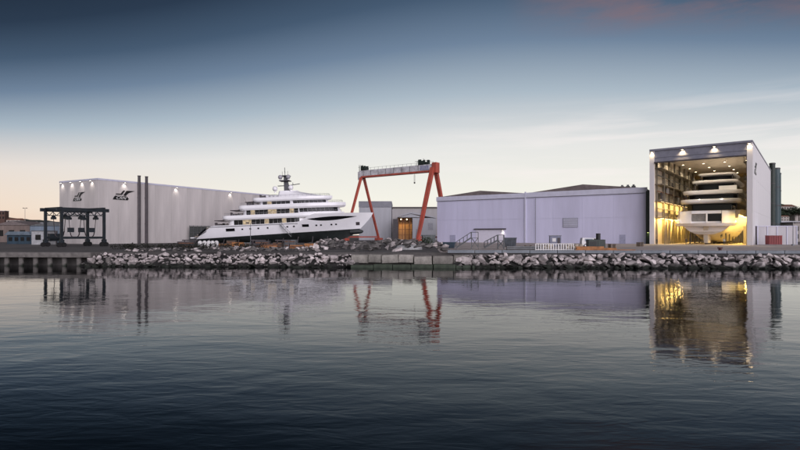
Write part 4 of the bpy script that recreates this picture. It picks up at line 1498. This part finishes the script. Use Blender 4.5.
# dark stores and pallets on the slip
for k, (u, w_, h_, lb) in enumerate(((186, 3.4, 1.3, 'low dark crate stack left of the white drums'), (231, 1.8, 1.5, 'narrow dark crate stack between two timber stacks'), (245, 2.2, 1.0, 'dark crate stack just left of the two headed lamp post'),
                                     (262, 2.8, 1.4, 'wide dark crate stack right of the two headed lamp post'), (277, 2.0, 1.1, 'dark crate stack near the yacht boarding ladder'), (290, 2.4, 1.6, 'tall dark crate stack under the yacht midships'))):
    crate_stack('crate_stack', lb, u, 105 + (k % 3) * 3, w_, 1.4, h_, (DARKTRIM, mat('dull_brown_crate', (.09, .065, .05), .8, .3, 1), STEEL)[k % 3], 2, 'crates', .1 * math.sin(k))
for k, (u, y, lb) in enumerate(((528, 100, 'wooden pallet stack left of the white barriers'), (612, 104, 'wooden pallet stack right of the green generator'), (640, 118, 'small pallet stack before the gap beside the tall hall'))):
    t = thing('pallet_stack', lb, 'pallets', gp_(u, y), .2 * k)
    for j in range(4 + k):
        MB().box(-.6, -.5, j * .16 + .1, .6, .5, j * .16 + .145).box(-.6, -.5, j * .16 + .01, -.45, .5, j * .16 + .1).box(.45, -.5, j * .16 + .01, .6, .5, j * .16 + .1).build('pallet', mat('pallet_wood', (.20, .15, .11), .9, .3, 2), t)


def rubble(name, label, u0, u1, y0, y1, n, size, seed, pale=.3, h=.5):
    rnd = random.Random(seed)
    c = gp_((u0 + u1) / 2, (y0 + y1) / 2)
    t = thing(name, label, 'rubble', c)
    for _ in range(n):
        y = rnd.uniform(y0, y1)
        u = rnd.uniform(u0, u1)
        p = gp_(u, y) - c
        s = size * rnd.uniform(.5, 1.5)
        hh = h * math.sin(math.pi * min(.98, max(.02, (u - u0) / (u1 - u0)))) * rnd.random()
        put('rock', rnd.choice(ROCKS if rnd.random() < pale else RUBS), t, (p.x, p.y, hh + s * .12), (rnd.uniform(-.5, .5), rnd.uniform(-.5, .5), rnd.uniform(0, 6.3)), (s * 1.2, s, s * .85))
    return t


rubble('rubble_heap', 'heap of pale and dark rubble below the yacht bow', 305, 362, 92, 124, 95, 1.15, 31, .3, 1.5)
rubble('rubble_heap', 'dark rubble and rock field on the shore in front of the gantry crane', 352, 450, 80, 150, 150, 1.3, 32, .16, 1.3)
rubble('rubble_heap', 'strip of dark stones on the bank below the yacht stern', 125, 320, 81, 98, 170, .75, 33, .3, .3)
# shrub, scrap box, old boat amid the rubble
rnd = random.Random(4)
t = thing('dark_shrub', 'dense dark shrub growing in the rubble right of the crane leg', 'shrub', gp_(427, 112))
mb = MB()
leaf_clumps(mb, (0, 0, 1.1), (1.5, 1.2, 1.1), 420, .16, rnd)
mb.build('foliage', LEAF, t)
MB().tube((0, 0, 0), (.1, 0, 1.2), .1, .05).tube((0, 0, .4), (-.5, .1, 1.4), .06, .03).build('stem', BARK, t)
skip('grey green open scrap skip beside the dark shrub', 429, 128, 3.2, 1.8, 2.6, mat('skip_grey', (.10, .11, .11), .7, .3, 1), .1)
skip('blue waste skip at the left end of the white shed', 449, 100, 2.4, 1.6, 1.2, BLUEP, -.1)
skip('dark grey steel tank box by the shed doorway', 510, 112, 2.5, 2.0, 2.0, mat('tank_grey', (.075, .085, .10), .6, .3, 1), -.3, 'steel_tank', 'tank')
t = thing('upturned_dinghy', 'grey upturned dinghy lying in the rubble before the workshop', 'dinghy', gp_(409, 92), .15)
half = outline(-2.4, 2.4, .85, .5, 2.4)
rows = []
for sc_, z in ((1, 0), (.96, .35), (.75, .65), (.3, .8)):
    rows.append([(x * (1 if sc_ == 1 else .6 + .4 * sc_), y * sc_, z) for x, y in half] + [(x * (1 if sc_ == 1 else .6 + .4 * sc_), -y * sc_, z) for x, y in reversed(half)])
MB().grid(rows, closed=True).build('shell', mat('grey_gelcoat', (.30, .30, .30), .5, .2, 1), t, smooth=True)
MB().bar((-1.6, 0, .8), (1.4, 0, .8), .1).build('keel_strip', STEEL, t)

# mobile boarding stairs
def stair(label, u, y, w_, h_, rz, mir):
    t = thing('boarding_stair', label, 'stair', gp_(u, y), rz, 'mobile boarding stairs')
    s = -1 if mir else 1
    for yy in (-.6, .6):
        MB().bar((-s * w_ / 2, yy, .25), (s * w_ * .18, yy, h_), .12, .25).build('stringer', STAIRM, t)
        MB().bar((-s * w_ / 2, yy, 1.3), (s * w_ * .18, yy, h_ + 1.0), .11).bar((s * w_ * .18, yy, h_ + 1.0), (s * w_ / 2, yy, h_ + 1.0), .11).build('handrail', STAIRM, t)
        for k in range(5):
            q = k / 4
            x = -s * w_ / 2 + s * w_ * .68 * q
            MB().bar((x, yy, .25 + (h_ - .25) * q), (x, yy, 1.3 + (h_ - .3) * q), .1).build('baluster', STAIRM, t)
        for x in (s * w_ * .2, s * w_ / 2):
            MB().bar((x, yy, 0), (x, yy, h_ + 1.0), .13).build('leg', STAIRM, t)
        MB().bar((s * w_ * .2, yy, .4), (s * w_ / 2, yy, h_), .12).bar((s * w_ * .2, yy, h_), (s * w_ / 2, yy, .4), .12).build('cross_brace', STAIRM, t)
    n = 9
    for k in range(n):
        q = (k + .5) / n
        x = -s * w_ / 2 + s * w_ * .68 * q
        MB().box(x - .14, -.6, .25 + (h_ - .25) * q, x + .14, .6, .3 + (h_ - .25) * q).build('tread', STAIRM, t)
    MB().box(min(s * w_ * .18, s * w_ / 2), -.62, h_ - .06, max(s * w_ * .18, s * w_ / 2), .62, h_ + .02).build('landing', STAIRM, t)
    return t


stair('grey mobile boarding stair, the left one of two on the quay', 467, 94, 4.0, 2.1, -.15, False)
stair('grey mobile boarding stair, the right one of two on the quay', 494, 97, 3.6, 1.6, -.1, False)
t = thing('pipe_stack', 'low stack of grey pipes on the quay between stairs and white barriers', 'pipes', gp_(522, 91), -.05)
for k in range(5):
    MB().tube((-2.6, k % 3 * .34, .18 + (k // 3) * .3), (2.4 + .2 * k, k % 3 * .34, .18 + (k // 3) * .3), .17).build('pipe', STEEL, t)
# white barriers
for k in range(5):
    u = 539.5 + k * 7.6
    t = thing('crowd_barrier', ('white barrier, leftmost of the row of five', 'second white barrier from the left of five', 'middle white barrier in the row of five', 'second white barrier from the right of five', 'white barrier nearest the orange beams')[k], 'barrier', gp_(u, 86), random.uniform(-.08, .08), 'white barriers on the quay')
    MB().bar((-.62, 0, 1.15), (.62, 0, 1.15), .1).bar((-.62, 0, .2), (.62, 0, .2), .08).build('frame', WHITEP, t)
    for j in range(4):
        MB().bar((-.6 + j * .4, 0, 0), (-.6 + j * .4, 0, 1.15), .13, .09).build('bar', WHITEP, t)
t = thing('site_cabin', 'small blue grey cabin with pale window behind the white barriers', 'cabin', gp_(555.5, 116), -.2)
MB().box(-1.2, 0, .1, 1.2, 2.2, 2.4).build('wall', mat('cabin_bluegrey', (.19, .20, .27), .6, .2, 1), t)
MB().box(-1.3, -.1, 2.41, 1.3, 2.3, 2.52).build('roof', STEEL, t)
MB().box(-.7, -.06, 1.1, .1, -.01, 1.9).build('window', WHITEP, t)
MB().box(.4, -.06, .15, 1.0, -.01, 2.0).build('door', DARKTRIM, t)
for k, (u, lb) in enumerate(((547, 'beige sack heap left of the blue grey cabin'), (569, 'beige sack heap between cabin and green generator'), (577, 'beige sack heap beside the green generator'))):
    t = thing('sack_heap', lb, 'sacks', gp_(u, 97), 0)
    for j in range(5):
        MB().sphere((random.uniform(-.8, .8), random.uniform(-.3, .3), .3 + .32 * (j // 3)), .5, 8, 5, .6).build('sack', mat('beige_sacking', (.42, .36, .29), .9, .2, 2, rnd=.2), t, smooth=True)
# orange beams
t = thing('orange_beams', 'long low stack of orange beams lying on the quay', 'beams', gp_(575, 84), -.02)
for k, (a, b, z) in enumerate(((0, 9.6, .0), (.2, 6.6, .26), (.1, 4.6, .5), (.4, 8.2, .0))):
    MB().bar((a, (k == 3) * .5, z + .13), (b, (k == 3) * .5, z + .13), .42, .24).build('beam', ORNG, t)
# generator with exhaust and a van behind it
t = thing('generator', 'dark green box generator with upright exhaust on the quay', 'generator', gp_(597, 97), -.05)
MB().box(-1.55, 0, .12, 1.55, 1.6, 1.75).build('housing', DGREEN, t, bevel=.05)
MB().tube((.45, .7, 1.75), (.45, .7, 2.9), .42, n=12).build('exhaust', BLACK, t)
for k in range(5):
    MB().box(-1.3 + k * .26, -.05, .5, -1.15 + k * .26, -.01, 1.4).build('louvre', BLACK, t)
MB().box(-1.5, .1, 0, 1.5, 1.5, .11).build('skid', DARKTRIM, t)
MB().box(.2, -.05, .4, 1.3, -.01, 1.5).build('panel_door', DGREEN, t)
t = thing('parked_van', 'small white van half hidden behind the dark green generator', 'van', gp_(591, 112), -.1)
MB().xprism([(-2.1, .35), (2.1, .35), (2.15, 1.1), (1.5, 1.25), (.9, 1.95), (-2.0, 2.0), (-2.15, 1.2)], -.9, .9).build('body', WHITEP, t, bevel=.06)
MB().xprism([(.35, 1.25), (1.38, 1.28), (.85, 1.85), (.35, 1.85)], -.93, .93).build('window', GLASS, t)
MB().xprism([(-1.5, 1.25), (.15, 1.25), (.15, 1.82), (-1.5, 1.82)], -.93, .93).build('window', mat('van_blue_glass', (.10, .14, .20), .1, .2, 1), t)
for x in (-1.35, 1.35):
    for y in (-.85, .85):
        wh = MB().tube((x, y - .1, .36), (x, y + .1, .36), .36, n=16).build('wheel', BLACK, t)
        MB().tube((x, y - .12, .36), (x, y + .12, .36), .18, n=10).build('rim', CHROME, wh)
# bollards on the right quay
for k, (u, lb) in enumerate(((720, 'squat rust red mooring bollard at the quay edge below the tall hall'),)):
    t = thing('mooring_bollard', lb, 'bollard', gp_(u, 79.5))
    MB().tube((0, 0, 0), (0, 0, .55), .26, .2, 12).tube((0, 0, .55), (0, 0, .72), .38, .34, 12).build('post', mat('rust_red_iron', (.10, .035, .03), .8, .3, 3), t)
    MB().tube((0, 0, 0), (0, 0, .06), .5, n=12).build('base_flange', DARKTRIM, t)


# ---------------------------------------------------------------- people at the hall mouth
def person(label, u, y, shirt, trousers, rz, arm):
    o = bpy.data.meshes.new('person')
    J = {'pel': (0, 0, .95), 'chest': (0, 0, 1.28), 'neck': (0, 0, 1.48), 'head': (0, -.02, 1.63), 'top': (0, -.01, 1.74),
         'ls': (-.19, 0, 1.42), 'le': (-.27, .03, 1.15), 'lw': (-.25, -.08 - arm, .92 + arm), 'lh': (-.25, -.12 - arm, .84 + arm),
         'rs': (.19, 0, 1.42), 're': (.28, .03, 1.15), 'rw': (.27, -.06, .9), 'rh': (.27, -.09, .81),
         'lk': (-.11, -.06, .5), 'la': (-.12, .02, .08), 'lt': (-.13, -.15, .04), 'rk': (.11, .02, .5), 'ra': (.12, .1, .08), 'rt': (.14, -.06, .04),
         'lhip': (-.1, 0, .9), 'rhip': (.1, 0, .9)}
    rad = {'pel': .15, 'chest': .17, 'neck': .06, 'head': .105, 'top': .07, 'ls': .07, 'le': .05, 'lw': .035, 'lh': .04, 'rs': .07, 're': .05, 'rw': .035, 'rh': .04,
           'lk': .065, 'la': .045, 'lt': .035, 'rk': .065, 'ra': .045, 'rt': .035, 'lhip': .1, 'rhip': .1}
    ks = list(J)
    E = [('pel', 'chest'), ('chest', 'neck'), ('neck', 'head'), ('head', 'top'), ('chest', 'ls'), ('ls', 'le'), ('le', 'lw'), ('lw', 'lh'), ('chest', 'rs'), ('rs', 're'), ('re', 'rw'), ('rw', 'rh'),
         ('pel', 'lhip'), ('lhip', 'lk'), ('lk', 'la'), ('la', 'lt'), ('pel', 'rhip'), ('rhip', 'rk'), ('rk', 'ra'), ('ra', 'rt')]
    o.from_pydata([J[k] for k in ks], [(ks.index(a), ks.index(b)) for a, b in E], [])
    ob = put('person', o, None, gp_(u, y, .01), (0, 0, rz))
    sk_ = ob.modifiers.new('skin', 'SKIN')
    for k, v in zip(ks, o.skin_vertices[0].data if o.skin_vertices else []):
        v.radius = (rad[k], rad[k])
    if not o.skin_vertices:
        bm = bmesh.new()
        bm.from_mesh(o)
        ly = bm.verts.layers.skin.verify()
        bm.verts.ensure_lookup_table()
        for k, v in zip(ks, bm.verts):
            v[ly].radius = (rad[k], rad[k])
            v[ly].use_root = (k == 'pel')
        bm.to_mesh(o)
        bm.free()
    ob.modifiers.new('smooth', 'SUBSURF').render_levels = 1
    # clothing by height on the body: trousers, jacket, skin, hair
    m = bpy.data.materials.new('person_clothing')
    m.use_nodes = True
    t = m.node_tree
    b = t.nodes['Principled BSDF']
    b.inputs['Roughness'].default_value = .85
    co = t.nodes.new('ShaderNodeTexCoord')
    sp = t.nodes.new('ShaderNodeSeparateXYZ')
    t.links.new(co.outputs['Object'], sp.inputs[0])
    dv = t.nodes.new('ShaderNodeMath')
    dv.operation = 'DIVIDE'
    dv.inputs[1].default_value = 2.0
    t.links.new(sp.outputs[2], dv.inputs[0])
    r = t.nodes.new('ShaderNodeValToRGB')
    r.color_ramp.interpolation = 'CONSTANT'
    for p_, c in ((.045, trousers), (.47, shirt), (.745, (.35, .2, .14)), (.85, (.03, .02, .015))):
        e = r.color_ramp.elements.new(p_)
        e.color = (*c, 1)
    r.color_ramp.elements[0].color = (.02, .02, .02, 1)
    t.links.new(dv.outputs[0], r.inputs[0])
    t.links.new(r.outputs[0], b.inputs['Base Color'])
    o.materials.append(m)
    return tag(ob, label, 'person')


person('person in dark work clothes at the mouth of the lit hall', 686, 142, (.02, .025, .04), (.02, .02, .03), .4, .1)
person('person in a pale jacket standing under the yacht stern in the lit hall', 724, 137, (.45, .45, .42), (.03, .035, .05), -.5, .2)
person('person in dark clothing beside the left column of the lit hall', 657, 147, (.03, .03, .03), (.02, .02, .02), 1.2, .0)
